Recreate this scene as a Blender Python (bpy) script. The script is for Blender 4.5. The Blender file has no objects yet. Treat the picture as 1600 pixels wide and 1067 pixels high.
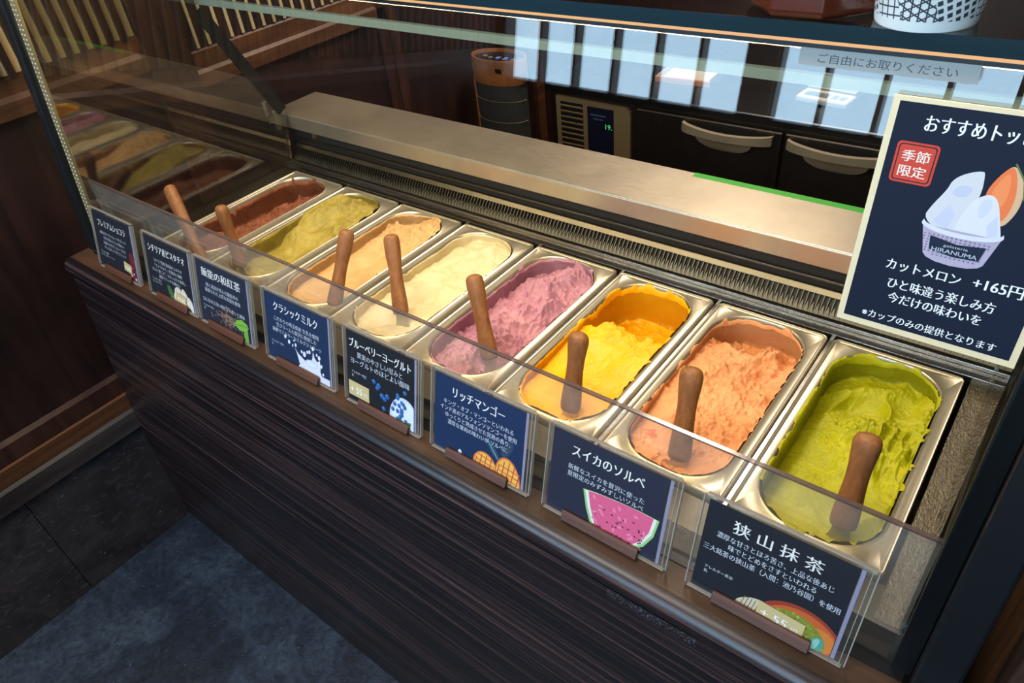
import bpy, bmesh, math, random
import numpy as np
from mathutils import Vector, Matrix

random.seed(4)
S = bpy.context.scene
COL = S.collection

# ------------------------------------------------------------------ camera, world, light, exposure
cam = bpy.data.cameras.new('camera')
cam.sensor_fit = 'HORIZONTAL'; cam.sensor_width = 36.0
cam.lens = 36.0 * 1119.64 / 1600.0
cam.clip_start = 0.01
camo = bpy.data.objects.new('camera', cam); COL.objects.link(camo)
_r = Vector((0.78798256, 0.60822341, -0.09564399))
_d = Vector((0.32097067, -0.53836229, -0.77919437))
_f = Vector((-0.52541537, 0.58329266, -0.61944197))
M4 = Matrix((( _r.x, -_d.x, -_f.x, 1.36502629), (_r.y, -_d.y, -_f.y, -0.85881846), (_r.z, -_d.z, -_f.z, 0.6560278), (0, 0, 0, 1)))
camo.matrix_world = M4
S.camera = camo

S.view_settings.view_transform = 'Standard'
S.view_settings.look = 'None'
S.view_settings.gamma = 1.0
S.view_settings.use_curve_mapping = False
S.view_settings.exposure = 0.12
S.cycles.transparent_max_bounces = 32
S.cycles.max_bounces = 10
S.cycles.caustics_reflective = False
S.cycles.caustics_refractive = False
S.cycles.sample_clamp_indirect = 4.0

world = bpy.data.worlds.new('world'); S.world = world; world.use_nodes = True
world.node_tree.nodes['Background'].inputs['Color'].default_value = (0.75, 0.85, 1.0, 1)
world.node_tree.nodes['Background'].inputs['Strength'].default_value = 0.03

def area_light(name, loc, target, sx, sy, power, color, spread=math.pi):
    l = bpy.data.lights.new(name, 'AREA'); l.shape = 'RECTANGLE'; l.size = sx; l.size_y = sy
    l.energy = power; l.color = color; l.spread = spread
    o = bpy.data.objects.new(name, l); COL.objects.link(o); o.location = loc
    o.rotation_euler = (Vector(target) - Vector(loc)).to_track_quat('-Z', 'Y').to_euler()
    return o
WARM = (1.0, 0.75, 0.39)
# the warm strip in the top front rail of the case
area_light('case_strip_light', (0.68, -0.366, 0.5), (0.68, -0.20, 0.0), 1.38, 0.012, 8.0, WARM)
# added fill light, unseen overhead, to lift the dark visitor side
area_light('room_fill_light', (0.5, -1.05, 1.68), (0.4, -0.8, 0.0), 1.2, 0.5, 21.0, (1.0, 0.90, 0.82))
# a dim kitchen lamp on the ceiling of the work area
area_light('kitchen_lamp_light', (0.55, 1.15, 1.62), (0.3, 1.1, 0.0), 0.7, 0.3, 36.0, (1.0, 0.82, 0.66))
# daylight through the lattice window behind the visitor
WINDOW_GLOW = 10.0

# ------------------------------------------------------------------ materials
MATS = {}
def srgb(r, g, b):
    def c(v):
        v /= 255.0
        return v / 12.92 if v <= 0.04045 else ((v + 0.055) / 1.055) ** 2.4
    return (c(r), c(g), c(b), 1.0)

def pbr(name, col, rough=0.5, metal=0.0, spec=0.5, emit=None, estr=0.0, coat=0.0):
    if name in MATS: return MATS[name]
    m = bpy.data.materials.new(name); m.use_nodes = True
    b = m.node_tree.nodes['Principled BSDF']
    b.inputs['Base Color'].default_value = col
    b.inputs['Roughness'].default_value = rough
    b.inputs['Metallic'].default_value = metal
    b.inputs['Specular IOR Level'].default_value = spec
    if coat: b.inputs['Coat Weight'].default_value = coat
    if emit:
        b.inputs['Emission Color'].default_value = emit
        b.inputs['Emission Strength'].default_value = estr
    MATS[name] = m
    return m

class N:
    """small node helper"""
    def __init__(s, m):
        s.t = m.node_tree; s.b = s.t.nodes.get('Principled BSDF')
    def n(s, kind, **kw):
        x = s.t.nodes.new(kind)
        for k, v in kw.items():
            if k in x.inputs: x.inputs[k].default_value = v
            else: setattr(x, k, v)
        return x
    def l(s, a, b): s.t.links.new(a, b)
    def coord(s, scale=(1, 1, 1), rot=(0, 0, 0), kind='Object'):
        tc = s.n('ShaderNodeTexCoord'); mp = s.n('ShaderNodeMapping')
        mp.inputs['Scale'].default_value = scale; mp.inputs['Rotation'].default_value = rot
        s.l(tc.outputs[kind], mp.inputs['Vector']); return mp.outputs['Vector']
    def noise(s, vec, scale, detail=4, rough=0.55, dist=0.0):
        x = s.n('ShaderNodeTexNoise'); x.inputs['Scale'].default_value = scale
        x.inputs['Detail'].default_value = detail; x.inputs['Roughness'].default_value = rough
        x.inputs['Distortion'].default_value = dist
        s.l(vec, x.inputs['Vector']); return x.outputs['Fac']
    def ramp(s, fac, stops, interp='LINEAR'):
        r = s.n('ShaderNodeValToRGB'); e = r.color_ramp.elements; r.color_ramp.interpolation = interp
        e[0].position, e[0].color = stops[0]; e[1].position, e[1].color = stops[-1]
        for p, c in stops[1:-1]:
            q = e.new(p); q.color = c
        s.l(fac, r.inputs['Fac']); return r.outputs['Color']
    def mix(s, a, b, fac, mode='MIX'):
        x = s.n('ShaderNodeMix', data_type='RGBA', blend_type=mode)
        if hasattr(fac, 'is_linked'): s.l(fac, x.inputs[0])
        else: x.inputs[0].default_value = fac
        for v, i in ((a, 6), (b, 7)):
            if hasattr(v, 'is_linked'): s.l(v, x.inputs[i])
            else: x.inputs[i].default_value = v
        return x.outputs[2]
    def bump(s, h, strength=0.3, dist=0.002):
        b = s.n('ShaderNodeBump'); b.inputs['Strength'].default_value = strength; b.inputs['Distance'].default_value = dist
        s.l(h, b.inputs['Height']); s.l(b.outputs['Normal'], s.b.inputs['Normal'])
    def base(s, c): s.l(c, s.b.inputs['Base Color'])
    def rough(s, c): s.l(c, s.b.inputs['Roughness'])

def wood(name, dark, light, axis, scale=14, stretch=16, rough=0.45, spec=0.4, bumpd=0.0012):
    if name in MATS: return MATS[name]
    m = pbr(name, dark, rough, 0, spec); h = N(m)
    sc = [stretch] * 3; sc[axis] = 1.0
    sc = [v * scale / stretch for v in sc]
    v = h.coord(tuple(sc))
    f = h.noise(v, 3.0, 6, 0.65, 0.6)
    big = h.noise(h.coord((1, 1, 1)), 5.0, 3)
    c = h.ramp(f, [(0.30, dark), (0.72, light)])
    c2 = h.mix(c, tuple(x * 0.45 for x in dark[:3]) + (1,), h.ramp(big, [(0.42, (0, 0, 0, 1)), (0.75, (0.8, 0.8, 0.8, 1))]))
    h.base(c2); h.bump(f, 0.35, bumpd)
    return m

wall_wood = wood('dark_wall_wood', srgb(30, 19, 17), srgb(58, 35, 28), 2, 9, 10, 0.42)
rail_wood = wood('brown_rail_wood', srgb(62, 38, 26), srgb(118, 76, 46), 1, 10, 18, 0.4)
post_wood = wood('brown_post_wood', srgb(40, 24, 20), srgb(78, 48, 36), 2, 10, 14, 0.4)
sill_wood = wood('grey_sill_wood', srgb(48, 42, 42), srgb(92, 82, 76), 1, 10, 18, 0.45)
ledge_wood = wood('ledge_wood', srgb(52, 35, 26), srgb(100, 70, 48), 0, 10, 22, 0.4)
stand_wood = wood('walnut_stand_wood', srgb(66, 36, 26), srgb(104, 62, 44), 0, 30, 14, 0.45)
handle_wood = wood('handle_wood', srgb(112, 70, 42), srgb(154, 104, 66), 2, 60, 6, 0.5, 0.35, 0.0004)
oak = wood('oak_trim', srgb(128, 76, 40), srgb(164, 104, 58), 2, 14, 10, 0.45)
right_wood = wood('pillar_wood', srgb(30, 20, 16), srgb(84, 56, 38), 2, 12, 14, 0.5)

def make_ebony():
    m = pbr('striped_ebony_laminate', (0.01, 0.008, 0.01, 1), 0.34, 0, 0.5); h = N(m)
    v = h.coord((0.45, 1.0, 60.0))
    f = h.noise(v, 3.2, 7, 0.70, 0.15)
    v2 = h.coord((0.35, 1.0, 9.0)); g = h.noise(v2, 2.6, 3, 0.5)
    a = h.ramp(f, [(0.36, srgb(15, 12, 16)), (0.50, srgb(32, 23, 26)), (0.60, srgb(84, 57, 52)), (0.72, srgb(128, 94, 86))])
    b = h.mix(a, srgb(20, 16, 20), h.ramp(g, [(0.46, (0, 0, 0, 1)), (0.68, (0.8, 0.8, 0.8, 1))]))
    # a chalky scuff rubbed into the laminate
    sv = h.coord((1, 1, 1)); sn = h.noise(sv, 420, 2)
    tc = h.n('ShaderNodeTexCoord'); sp = h.n('ShaderNodeSeparateXYZ'); h.l(tc.outputs['Object'], sp.inputs[0])
    def mth(op, a_, b_=None, c_=None):
        x = h.n('ShaderNodeMath', operation=op)
        for i, q in enumerate((a_, b_, c_)):
            if q is None: continue
            if hasattr(q, 'is_linked'): h.l(q, x.inputs[i])
            else: x.inputs[i].default_value = q
        return x.outputs[0]
    dx = mth('ABSOLUTE', mth('SUBTRACT', sp.outputs['X'], 1.178)); dz = mth('ABSOLUTE', mth('SUBTRACT', sp.outputs['Z'], -0.044))
    inside = mth('MULTIPLY', mth('LESS_THAN', dx, 0.052), mth('LESS_THAN', dz, 0.007))
    fac = mth('MULTIPLY', inside, mth('GREATER_THAN', sn, 0.56))
    c = h.mix(b, srgb(112, 106, 112), mth('MULTIPLY', fac, 0.6))
    h.base(c); h.bump(f, 0.25, 0.0008)
    h.rough(h.ramp(f, [(0.3, (0.26, 0.26, 0.26, 1)), (0.8, (0.42, 0.42, 0.42, 1))]))
    return m
ebony = make_ebony()

def make_floor():
    m = pbr('slate_floor', (0.03, 0.04, 0.06, 1), 0.5, 0, 0.5); h = N(m)
    v = h.coord((1, 1, 1))
    f = h.noise(v, 6, 8, 0.68, 0.7); g = h.noise(v, 60, 5, 0.7, 0.3)
    a = h.ramp(f, [(0.30, srgb(26, 31, 40)), (0.50, srgb(46, 58, 74)), (0.68, srgb(76, 92, 110)), (0.85, srgb(112, 124, 138))])
    c = h.mix(a, srgb(22, 26, 34), h.ramp(g, [(0.35, (0.7, 0.7, 0.7, 1)), (0.60, (0, 0, 0, 1))]))
    k = h.noise(v, 140, 2, 0.5)
    c = h.mix(c, srgb(165, 175, 185), h.ramp(k, [(0.70, (0, 0, 0, 1)), (0.80, (0.7, 0.7, 0.7, 1))]))
    h.base(c); h.bump(g, 0.5, 0.004); h.rough(h.ramp(f, [(0.3, (0.38,) * 3 + (1,)), (0.8, (0.6,) * 3 + (1,))]))
    return m
slate = make_floor()

def make_stained():
    m = pbr('stained_metal_skirt', (0.03, 0.028, 0.03, 1), 0.5, 0.0, 0.5); h = N(m)
    v = h.coord((1, 1, 1)); f = h.noise(v, 7, 6, 0.6, 1.6); g = h.noise(h.coord((1, 1, 2)), 22, 4, 0.6, 2.0)
    a = h.ramp(f, [(0.32, srgb(46, 40, 41)), (0.62, srgb(72, 66, 67))])
    c = h.mix(a, srgb(116, 116, 122), h.ramp(g, [(0.56, (0, 0, 0, 1)), (0.74, (0.6, 0.6, 0.6, 1))]))
    h.base(c); h.bump(g, 0.3, 0.003)
    return m
skirt_mat = make_stained()

def steel(name, col, rough, axis=0, scratch=120, metal=1.0, bumps=0.06):
    if name in MATS: return MATS[name]
    m = pbr(name, col, rough, metal, 0.5); h = N(m)
    sc = [1, 1, 1]; sc[axis] = 0.06
    f = h.noise(h.coord(tuple(sc)), scratch * 4, 3, 0.6)
    g = h.noise(h.coord((1, 1, 1)), 9, 4, 0.6)
    lo = tuple(c * 0.78 for c in col[:3]) + (1,)
    h.base(h.mix(lo, col, h.ramp(g, [(0.3, (0, 0, 0, 1)), (0.7, (1, 1, 1, 1))])))
    r0 = max(0.05, rough - 0.03); r1 = rough + 0.05
    h.rough(h.ramp(f, [(0.3, (r0,) * 3 + (1,)), (0.7, (r1,) * 3 + (1,))]))
    h.bump(f, bumps, 0.0005)
    return m
shelf_steel = steel('brushed_shelf_steel', (0.56, 0.49, 0.39, 1), 0.40, 0, metal=0.9, bumps=0.012)
pan_steel = steel('pan_steel', (0.64, 0.585, 0.48, 1), 0.36, 1, scratch=60, metal=0.8, bumps=0.003)
chrome = steel('rail_chrome', (0.52, 0.49, 0.46, 1), 0.22, 0, bumps=0.008)
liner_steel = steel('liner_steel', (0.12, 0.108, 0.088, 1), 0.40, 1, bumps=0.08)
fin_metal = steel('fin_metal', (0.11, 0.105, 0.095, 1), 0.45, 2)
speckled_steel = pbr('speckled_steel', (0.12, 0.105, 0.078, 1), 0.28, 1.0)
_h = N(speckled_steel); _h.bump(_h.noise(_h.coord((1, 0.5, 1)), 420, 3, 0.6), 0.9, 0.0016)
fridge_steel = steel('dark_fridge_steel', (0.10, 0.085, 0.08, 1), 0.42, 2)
counter_steel = steel('counter_steel', (0.16, 0.165, 0.175, 1), 0.30, 0)
handle_metal = steel('handle_metal', (0.42, 0.36, 0.27, 1), 0.42, 0, metal=0.35, bumps=0.01)
black_metal = pbr('black_frame_metal', srgb(22, 23, 25), 0.32, 0.0, 0.4)
black_mat = pbr('matte_black', srgb(12, 12, 14), 0.5)
dark_gap = pbr('dark_recess', srgb(20, 19, 20), 0.6)
cream_strip = pbr('cream_light_channel', srgb(150, 132, 100), 0.5)
led_on = pbr('lit_led', (0.05, 0.03, 0.02, 1), 0.5, emit=(1.0, 0.52, 0.18, 1), estr=0.75)
led_dot = pbr('lit_led_dot', (1, 0.9, 0.7, 1), 0.5, emit=(1.0, 0.86, 0.62, 1), estr=0.45)

def thin_glass(name, tint, f0, rough=0.0, haze=0.0, haze_col=(1, 1, 1, 1)):
    m = bpy.data.materials.new(name); m.use_nodes = True; t = m.node_tree; t.nodes.clear()
    out = t.nodes.new('ShaderNodeOutputMaterial'); tr = t.nodes.new('ShaderNodeBsdfTransparent'); tr.inputs['Color'].default_value = tint
    gl = t.nodes.new('ShaderNodeBsdfGlossy'); gl.inputs['Roughness'].default_value = rough
    lw = t.nodes.new('ShaderNodeLayerWeight'); lw.inputs['Blend'].default_value = 0.5
    p = t.nodes.new('ShaderNodeMath'); p.operation = 'POWER'; p.inputs[1].default_value = 5.0
    t.links.new(lw.outputs['Facing'], p.inputs[0])
    q = t.nodes.new('ShaderNodeMath'); q.operation = 'MULTIPLY_ADD'; q.inputs[1].default_value = 1 - f0; q.inputs[2].default_value = f0
    t.links.new(p.outputs[0], q.inputs[0])
    mx = t.nodes.new('ShaderNodeMixShader'); t.links.new(q.outputs[0], mx.inputs[0])
    src = tr
    if haze > 0:
        df = t.nodes.new('ShaderNodeBsdfDiffuse'); df.inputs['Color'].default_value = haze_col
        tl = t.nodes.new('ShaderNodeBsdfTranslucent'); tl.inputs['Color'].default_value = haze_col
        a = t.nodes.new('ShaderNodeMixShader'); a.inputs[0].default_value = 0.5
        t.links.new(df.outputs[0], a.inputs[1]); t.links.new(tl.outputs[0], a.inputs[2])
        b = t.nodes.new('ShaderNodeMixShader'); b.inputs[0].default_value = haze
        t.links.new(tr.outputs[0], b.inputs[1]); t.links.new(a.outputs[0], b.inputs[2]); src = b
    t.links.new(src.outputs[0], mx.inputs[1]); t.links.new(gl.outputs[0], mx.inputs[2])
    t.links.new(mx.outputs[0], out.inputs['Surface'])
    MATS[name] = m
    return m
glass = thin_glass('clear_glass', (0.97, 0.985, 0.975, 1), 0.045)
end_glass_mat = thin_glass('clear_end_glass', (0.92, 0.94, 0.92, 1), 0.125)
top_glass_mat = thin_glass('grey_top_glass', (0.55, 0.62, 0.62, 1), 0.05)
acrylic = thin_glass('clear_acrylic', (0.985, 0.985, 0.98, 1), 0.03, 0.03, 0.02)
guard_acrylic = thin_glass('hazy_guard_acrylic', (0.97, 0.97, 0.965, 1), 0.035, 0.05, 0.11, (1.0, 0.95, 0.88, 1))
acrylic_edge = thin_glass('acrylic_edge', (0.9, 0.88, 0.84, 1), 0.08, 0.1, 0.55, (0.80, 0.76, 0.68, 1))
guard_edge = thin_glass('guard_edge', (0.6, 0.55, 0.56, 1), 0.08, 0.15, 0.6, (0.22, 0.165, 0.175, 1))
teal_edge = thin_glass('teal_glass_edge', (0.05, 0.16, 0.20, 1), 0.05, 0.12, 0.55, (0.035, 0.085, 0.11, 1))
pale_edge = thin_glass('pale_glass_edge', (0.6, 0.72, 0.70, 1), 0.06, 0.15, 0.55, (0.30, 0.40, 0.40, 1))

# ------------------------------------------------------------------ mesh helpers
class MB:
    def __init__(s): s.v = []; s.f = []; s.mi = []
    def add(s, vs, fs, mi=0):
        o = len(s.v); s.v += [tuple(p) for p in vs]
        for f in fs: s.f.append(tuple(i + o for i in f)); s.mi.append(mi)
    def box(s, a, b, mi=0):
        x0, y0, z0 = a; x1, y1, z1 = b
        s.add([(x0, y0, z0), (x1, y0, z0), (x1, y1, z0), (x0, y1, z0), (x0, y0, z1), (x1, y0, z1), (x1, y1, z1), (x0, y1, z1)],
              [(0, 3, 2, 1), (4, 5, 6, 7), (0, 1, 5, 4), (1, 2, 6, 5), (2, 3, 7, 6), (3, 0, 4, 7)], mi)
    def prism(s, poly, d, mi=0):
        """poly: list of 3D points, extruded by vector d"""
        n = len(poly); d = Vector(d); p = [Vector(q) for q in poly]
        s.add(p + [q + d for q in p], [tuple(range(n))[::-1], tuple(range(n, 2 * n))] + [(i, (i + 1) % n, n + (i + 1) % n, n + i) for i in range(n)], mi)
    def loft(s, rings, cap0=True, cap1=True, mi=0):
        n = len(rings[0]); vs = [p for r in rings for p in r]; fs = []
        for k in range(len(rings) - 1):
            for i in range(n):
                j = (i + 1) % n
                fs.append((k * n + i, k * n + j, (k + 1) * n + j, (k + 1) * n + i))
        if cap0: fs.append(tuple(range(n))[::-1])
        if cap1: fs.append(tuple(range((len(rings) - 1) * n, len(rings) * n)))
        s.add(vs, fs, mi)
    def lathe(s, prof, c=(0, 0), n=32, ex=1.0, ey=1.0, mi=0, cap0=True, cap1=True):
        s.loft([[(c[0] + r * ex * math.cos(2 * math.pi * i / n), c[1] + r * ey * math.sin(2 * math.pi * i / n), z) for i in range(n)] for r, z in prof], cap0, cap1, mi)
    def cyl(s, a, b, r, n=10, mi=0):
        a = Vector(a); b = Vector(b); q = (b - a).to_track_quat('Z', 'Y')
        rings = [[p + q @ Vector((r * math.cos(2 * math.pi * i / n), r * math.sin(2 * math.pi * i / n), 0)) for i in range(n)] for p in (a, b)]
        s.loft(rings, mi=mi)
    def mesh(s, name, mats, smooth=False, bevel=0.0, seg=2, recalc=True):
        me = bpy.data.meshes.new(name); me.from_pydata(s.v, [], s.f)
        for m in (mats if isinstance(mats, (list, tuple)) else [mats]): me.materials.append(m)
        me.polygons.foreach_set('material_index', s.mi)
        if bevel or recalc:
            bm = bmesh.new(); bm.from_mesh(me)
            if recalc: bmesh.ops.recalc_face_normals(bm, faces=bm.faces)
            if bevel:
                es = [e for e in bm.edges if len(e.link_faces) == 2 and e.calc_face_angle(0) > 0.6]
                bmesh.ops.bevel(bm, geom=es, offset=bevel, segments=seg, profile=0.5, affect='EDGES', clamp_overlap=True)
            bm.to_mesh(me); bm.free()
        if smooth:
            me.polygons.foreach_set('use_smooth', [True] * len(me.polygons))
            try: me.set_sharp_from_angle(angle=math.radians(40))
            except Exception: pass
        me.update()
        return me
    def obj(s, name, mats, parent=None, smooth=False, bevel=0.0, seg=2, recalc=True):
        o = bpy.data.objects.new(name, s.mesh(name, mats, smooth, bevel, seg, recalc)); COL.objects.link(o)
        if parent: o.parent = parent
        return o

def tag(o, label=None, cat=None, group=None, kind=None):
    if label: o['label'] = label
    if cat: o['category'] = cat
    if group: o['group'] = group
    if kind: o['kind'] = kind
    return o
def thing(name, label, cat, loc=(0, 0, 0), rot=(0, 0, 0), group=None):
    o = bpy.data.objects.new(name, None); COL.objects.link(o); o.empty_display_size = 0.05
    o.location = loc; o.rotation_euler = rot
    return tag(o, label, cat, group)
def struct(mb, name, mat, label=None, parent=None, **kw):
    o = mb.obj(name, mat, parent, **kw)
    if not parent: o['kind'] = 'structure'
    if label: o['label'] = label
    return o

# text: the outlines are thinned, then doubled sideways, so uprights are heavier than crossbars as in the photographed typeface
def text_pts(body, size, weight=0.030, thin=-0.010, res=2, space=1.0):
    c = bpy.data.curves.new('t', 'FONT'); c.body = body; c.size = size; c.resolution_u = res
    c.align_x = 'LEFT'; c.offset = thin * size; c.space_character = space
    o = bpy.data.objects.new('t', c)
    me = bpy.data.meshes.new_from_object(o)
    vs = [tuple(v.co) for v in me.vertices]; fs = [tuple(p.vertices) for p in me.polygons]
    bpy.data.objects.remove(o); bpy.data.meshes.remove(me); bpy.data.curves.remove(c)
    return vs, fs
def add_text(mb, body, x, y, size, z, align='L', weight=0.03, thin=-0.010, sx=1.0, width=None, mi=0, res=2, space=1.0):
    vs, fs = text_pts(body, size, weight, thin, res, space)
    if not vs: return
    xs = [v[0] for v in vs]; x0, x1 = min(xs), max(xs)
    if width: sx = width / (x1 - x0)
    off = {'L': -x0, 'C': -(x0 + x1) / 2, 'R': -x1}[align]
    for k, dx in enumerate((-weight * size / 2, weight * size / 2) if weight else (0,)):
        mb.add([(x + (v[0] + off) * sx + dx, y + v[1], z + k * 0.00003) for v in vs], fs, mi)

# flat printed art
def ell(cx, cy, rx, ry, rot=0, n=22, a0=0, a1=2 * math.pi):
    c, s_ = math.cos(rot), math.sin(rot); out = []
    for i in range(n):
        t = a0 + (a1 - a0) * i / (n if a1 - a0 > 6.28 else n - 1); x, y = rx * math.cos(t), ry * math.sin(t)
        out.append((cx + x * c - y * s_, cy + x * s_ + y * c))
    return out
def clip(poly, x0, y0, x1, y1):
    def cut(p, ins, inter):
        o = []
        for i in range(len(p)):
            a, b = p[i - 1], p[i]
            if ins(b):
                if not ins(a): o.append(inter(a, b))
                o.append(b)
            elif ins(a): o.append(inter(a, b))
        return o
    def ix(v): return lambda a, b: (v, a[1] + (b[1] - a[1]) * (v - a[0]) / (b[0] - a[0]))
    def iy(v): return lambda a, b: (a[0] + (b[0] - a[0]) * (v - a[1]) / (b[1] - a[1]), v)
    for ins, it in ((lambda p: p[0] >= x0, ix(x0)), (lambda p: p[0] <= x1, ix(x1)), (lambda p: p[1] >= y0, iy(y0)), (lambda p: p[1] <= y1, iy(y1))):
        if not poly: return []
        poly = cut(poly, ins, it)
    return poly
class Art:
    def __init__(s, box=None, z=0.0): s.mb = MB(); s.mats = []; s.box = box; s.z = z
    def poly(s, pts, col):
        if s.box: pts = clip(pts, *s.box)
        if len(pts) < 3: return
        m = pbr('ink_%d_%d_%d' % col, srgb(*col), 0.6, 0, 0.15)
        if m not in s.mats: s.mats.append(m)
        s.z += 0.000004
        from mathutils.geometry import tessellate_polygon
        v = [(p[0], p[1], s.z) for p in pts]
        s.mb.add(v, [tuple(t) for t in tessellate_polygon([[Vector(q) for q in v]])], s.mats.index(m))
    def stroke(s, pts, w, col):
        for a, b in zip(pts, pts[1:]):
            d = Vector((b[0] - a[0], b[1] - a[1])); 
            if d.length < 1e-9: continue
            n = Vector((-d.y, d.x)).normalized() * w / 2
            s.poly([(a[0] + n.x, a[1] + n.y), (b[0] + n.x, b[1] + n.y), (b[0] - n.x, b[1] - n.y), (a[0] - n.x, a[1] - n.y)], col)
    def obj(s, name, parent): return s.mb.obj(name, s.mats, parent, recalc=False)

# ------------------------------------------------------------------ the room
FZ = -0.9
WX = -0.28            # face of the left wall
b = MB(); b.box((-0.6, -2.2, FZ - 0.06), (3.2, 2.1, FZ)); struct(b, 'floor', slate)
b = MB(); b.box((-0.6, -2.2, 1.72), (3.2, 2.1, 1.80)); struct(b, 'ceiling', wall_wood)
b = MB(); b.box((-0.6, 1.75, FZ), (3.2, 1.85, 1.72)); struct(b, 'wall_back', wall_wood)
b = MB(); b.box((3.1, -2.2, FZ), (3.2, 1.75, 1.72)); struct(b, 'wall_right', wall_wood)

# front wall with the lattice window that the case glass mirrors
FY = -1.9
WZ0, WZ1 = 0.19, 1.20
WXA, WXB = -0.245, 1.80
b = MB()
b.box((-0.6, FY - 0.1, FZ), (3.2, FY, WZ0)); b.box((-0.6, FY - 0.1, WZ1), (3.2, FY, 1.72))
b.box((-0.6, FY - 0.1, WZ0), (WXA, FY, WZ1)); b.box((WXB, FY - 0.1, WZ0), (3.2, FY, WZ1))
struct(b, 'wall_front', wall_wood)
win = thing('window_1', 'lattice window of daylit panes behind the visitor', None); win['kind'] = 'structure'
del win['label']
cols = [-0.245, -0.095, 0.040, 0.182, 0.325, 0.462, 0.600, 0.688, 0.815, 0.957, 1.098, 1.240, 1.380, 1.52, 1.66, 1.80]
rows = [0.19, 0.398, 0.60, 0.80, 1.0, 1.20]
sky_pane = pbr('daylit_pane', (0.8, 0.85, 0.9, 1), 0.4, emit=(0.50, 0.76, 1.0, 1), estr=WINDOW_GLOW)
b = MB()
for x in cols: b.box((x - 0.006, FY - 0.045, rows[0]), (x + 0.006, FY - 0.005, rows[-1]))
for z in rows: b.box((cols[0], FY - 0.045, z - 0.009), (cols[-1], FY - 0.005, z + 0.009))
b.box((0.600, FY - 0.06, rows[0]), (0.688, FY + 0.01, rows[-1]))
b.obj('window_lattice', post_wood, win)
b = MB(); b.box((WXA, FY - 0.08, WZ0), (WXB, FY - 0.07, WZ1)); b.obj('window_pane', sky_pane, win)

# left wall: skirt, sill beams, panels, lattice, posts
b = MB(); b.box((WX - 0.08, FY, FZ), (WX, 1.75, 1.72)); struct(b, 'wall_left', wall_wood)
b = MB()
ys = [-1.88, -1.3, -0.78, -0.40, -0.1]
for y0, y1 in zip(ys, ys[1:]): b.box((WX, y0 + 0.001, FZ), (WX + 0.006, y1 - 0.001, -0.53))
for y in (-1.1, -0.86, -0.71, -0.55, -0.46):
    for z in (-0.60, -0.83): b.lathe([(0.0045, 0), (0.003, 0.002)], (0, 0), 8); n_ = 16; b.v[-n_:] = [(WX + 0.006 + p[2], y + p[0], z + p[1]) for p in b.v[-n_:]]
struct(b, 'baseboard_left', skirt_mat)
b = MB(); b.prism([(WX, -1.9, -0.545), (WX + 0.02, -1.9, -0.545), (WX + 0.02, -1.9, -0.495), (WX + 0.012, -1.9, -0.486), (WX, -1.9, -0.486)], (0, 1.95, 0)); struct(b, 'trim_1', sill_wood)
b = MB(); b.prism([(WX, -1.9, -0.486), (WX + 0.014, -1.9, -0.486), (WX + 0.014, -1.9, -0.445), (WX, -1.9, -0.440)], (0, 1.95, 0)); struct(b, 'trim_2', rail_wood)
b = MB(); b.prism([(WX, -1.9, -0.440), (WX + 0.008, -1.9, -0.440), (WX + 0.008, -1.9, -0.397), (WX, -1.9, -0.387)], (0, 1.95, 0)); struct(b, 'trim_3', post_wood)
b = MB(); b.prism([(WX, -1.9, 0.222), (WX + 0.012, -1.9, 0.222), (WX + 0.012, -1.9, 0.252), (WX + 0.006, -1.9, 0.262), (WX + 0.006, -1.9, 0.290), (WX, -1.9, 0.296)], (0, 1.80, 0)); struct(b, 'trim_4', rail_wood)
cream_wall = pbr('cream_paper', srgb(186, 164, 124), 0.7)
lat = thing('window_2', None, None); lat['kind'] = 'structure'
b = MB(); b.box((WX, -1.9, 0.296), (WX + 0.002, -0.108, 1.1)); b.obj('paper_pane', cream_wall, lat)
b = MB()
y = -1.88
while y < -0.115:
    b.box((WX + 0.002, y, 0.292), (WX + 0.012, y + 0.0130, 1.1)); y += 0.029
b.obj('lattice_slat', wall_wood, lat)
b = MB(); b.box((WX, -0.105, FZ), (WX + 0.016, -0.006, 1.72)); b.box((WX + 0.016, -0.056, FZ), (WX + 0.018, -0.010, 1.72)); struct(b, 'trim_5', post_wood)
b = MB(); b.prism([(WX, -0.006, 0.150), (WX + 0.010, -0.006, 0.150), (WX + 0.010, -0.006, 0.180), (WX + 0.005, -0.006, 0.188), (WX + 0.005, -0.006, 0.225), (WX, -0.006, 0.230)], (0, 0.60, 0)); struct(b, 'trim_6', rail_wood)
lat2 = thing('window_3', None, None); lat2['kind'] = 'structure'
b = MB(); b.box((WX, 0.0, 0.230), (WX + 0.002, 0.57, 1.1)); b.obj('dark_pane', wall_wood, lat2)
b = MB()
y = 0.02
while y < 0.50:
    b.box((WX + 0.002, y, 0.232), (WX + 0.006, y + 0.006, 1.1)); y += 0.031
b.obj('lattice_slat', cream_wall, lat2)
b = MB(); b.box((WX, 0.565, FZ), (WX + 0.010, 0.595, 1.72)); b.box((WX, 0.602, FZ), (WX + 0.006, 0.64, 1.72)); struct(b, 'trim_7', post_wood)
b = MB(); b.box((WX, 1.255, FZ), (WX + 0.02, 1.30, 1.72)); struct(b, 'trim_8', rail_wood)
b = MB(); b.prism([(WX, 0.12, 0.055), (WX + 0.16, 0.12, 0.055), (WX + 0.16, 0.12, 0.085), (WX, 0.12, 0.085)], (0, 0.075, 0)); 
# right-hand pillar beside the case
b = MB(); b.box((1.462, -0.44, FZ), (1.60, 0.30, 1.72)); struct(b, 'trim_9', right_wood, bevel=0.004)

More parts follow.
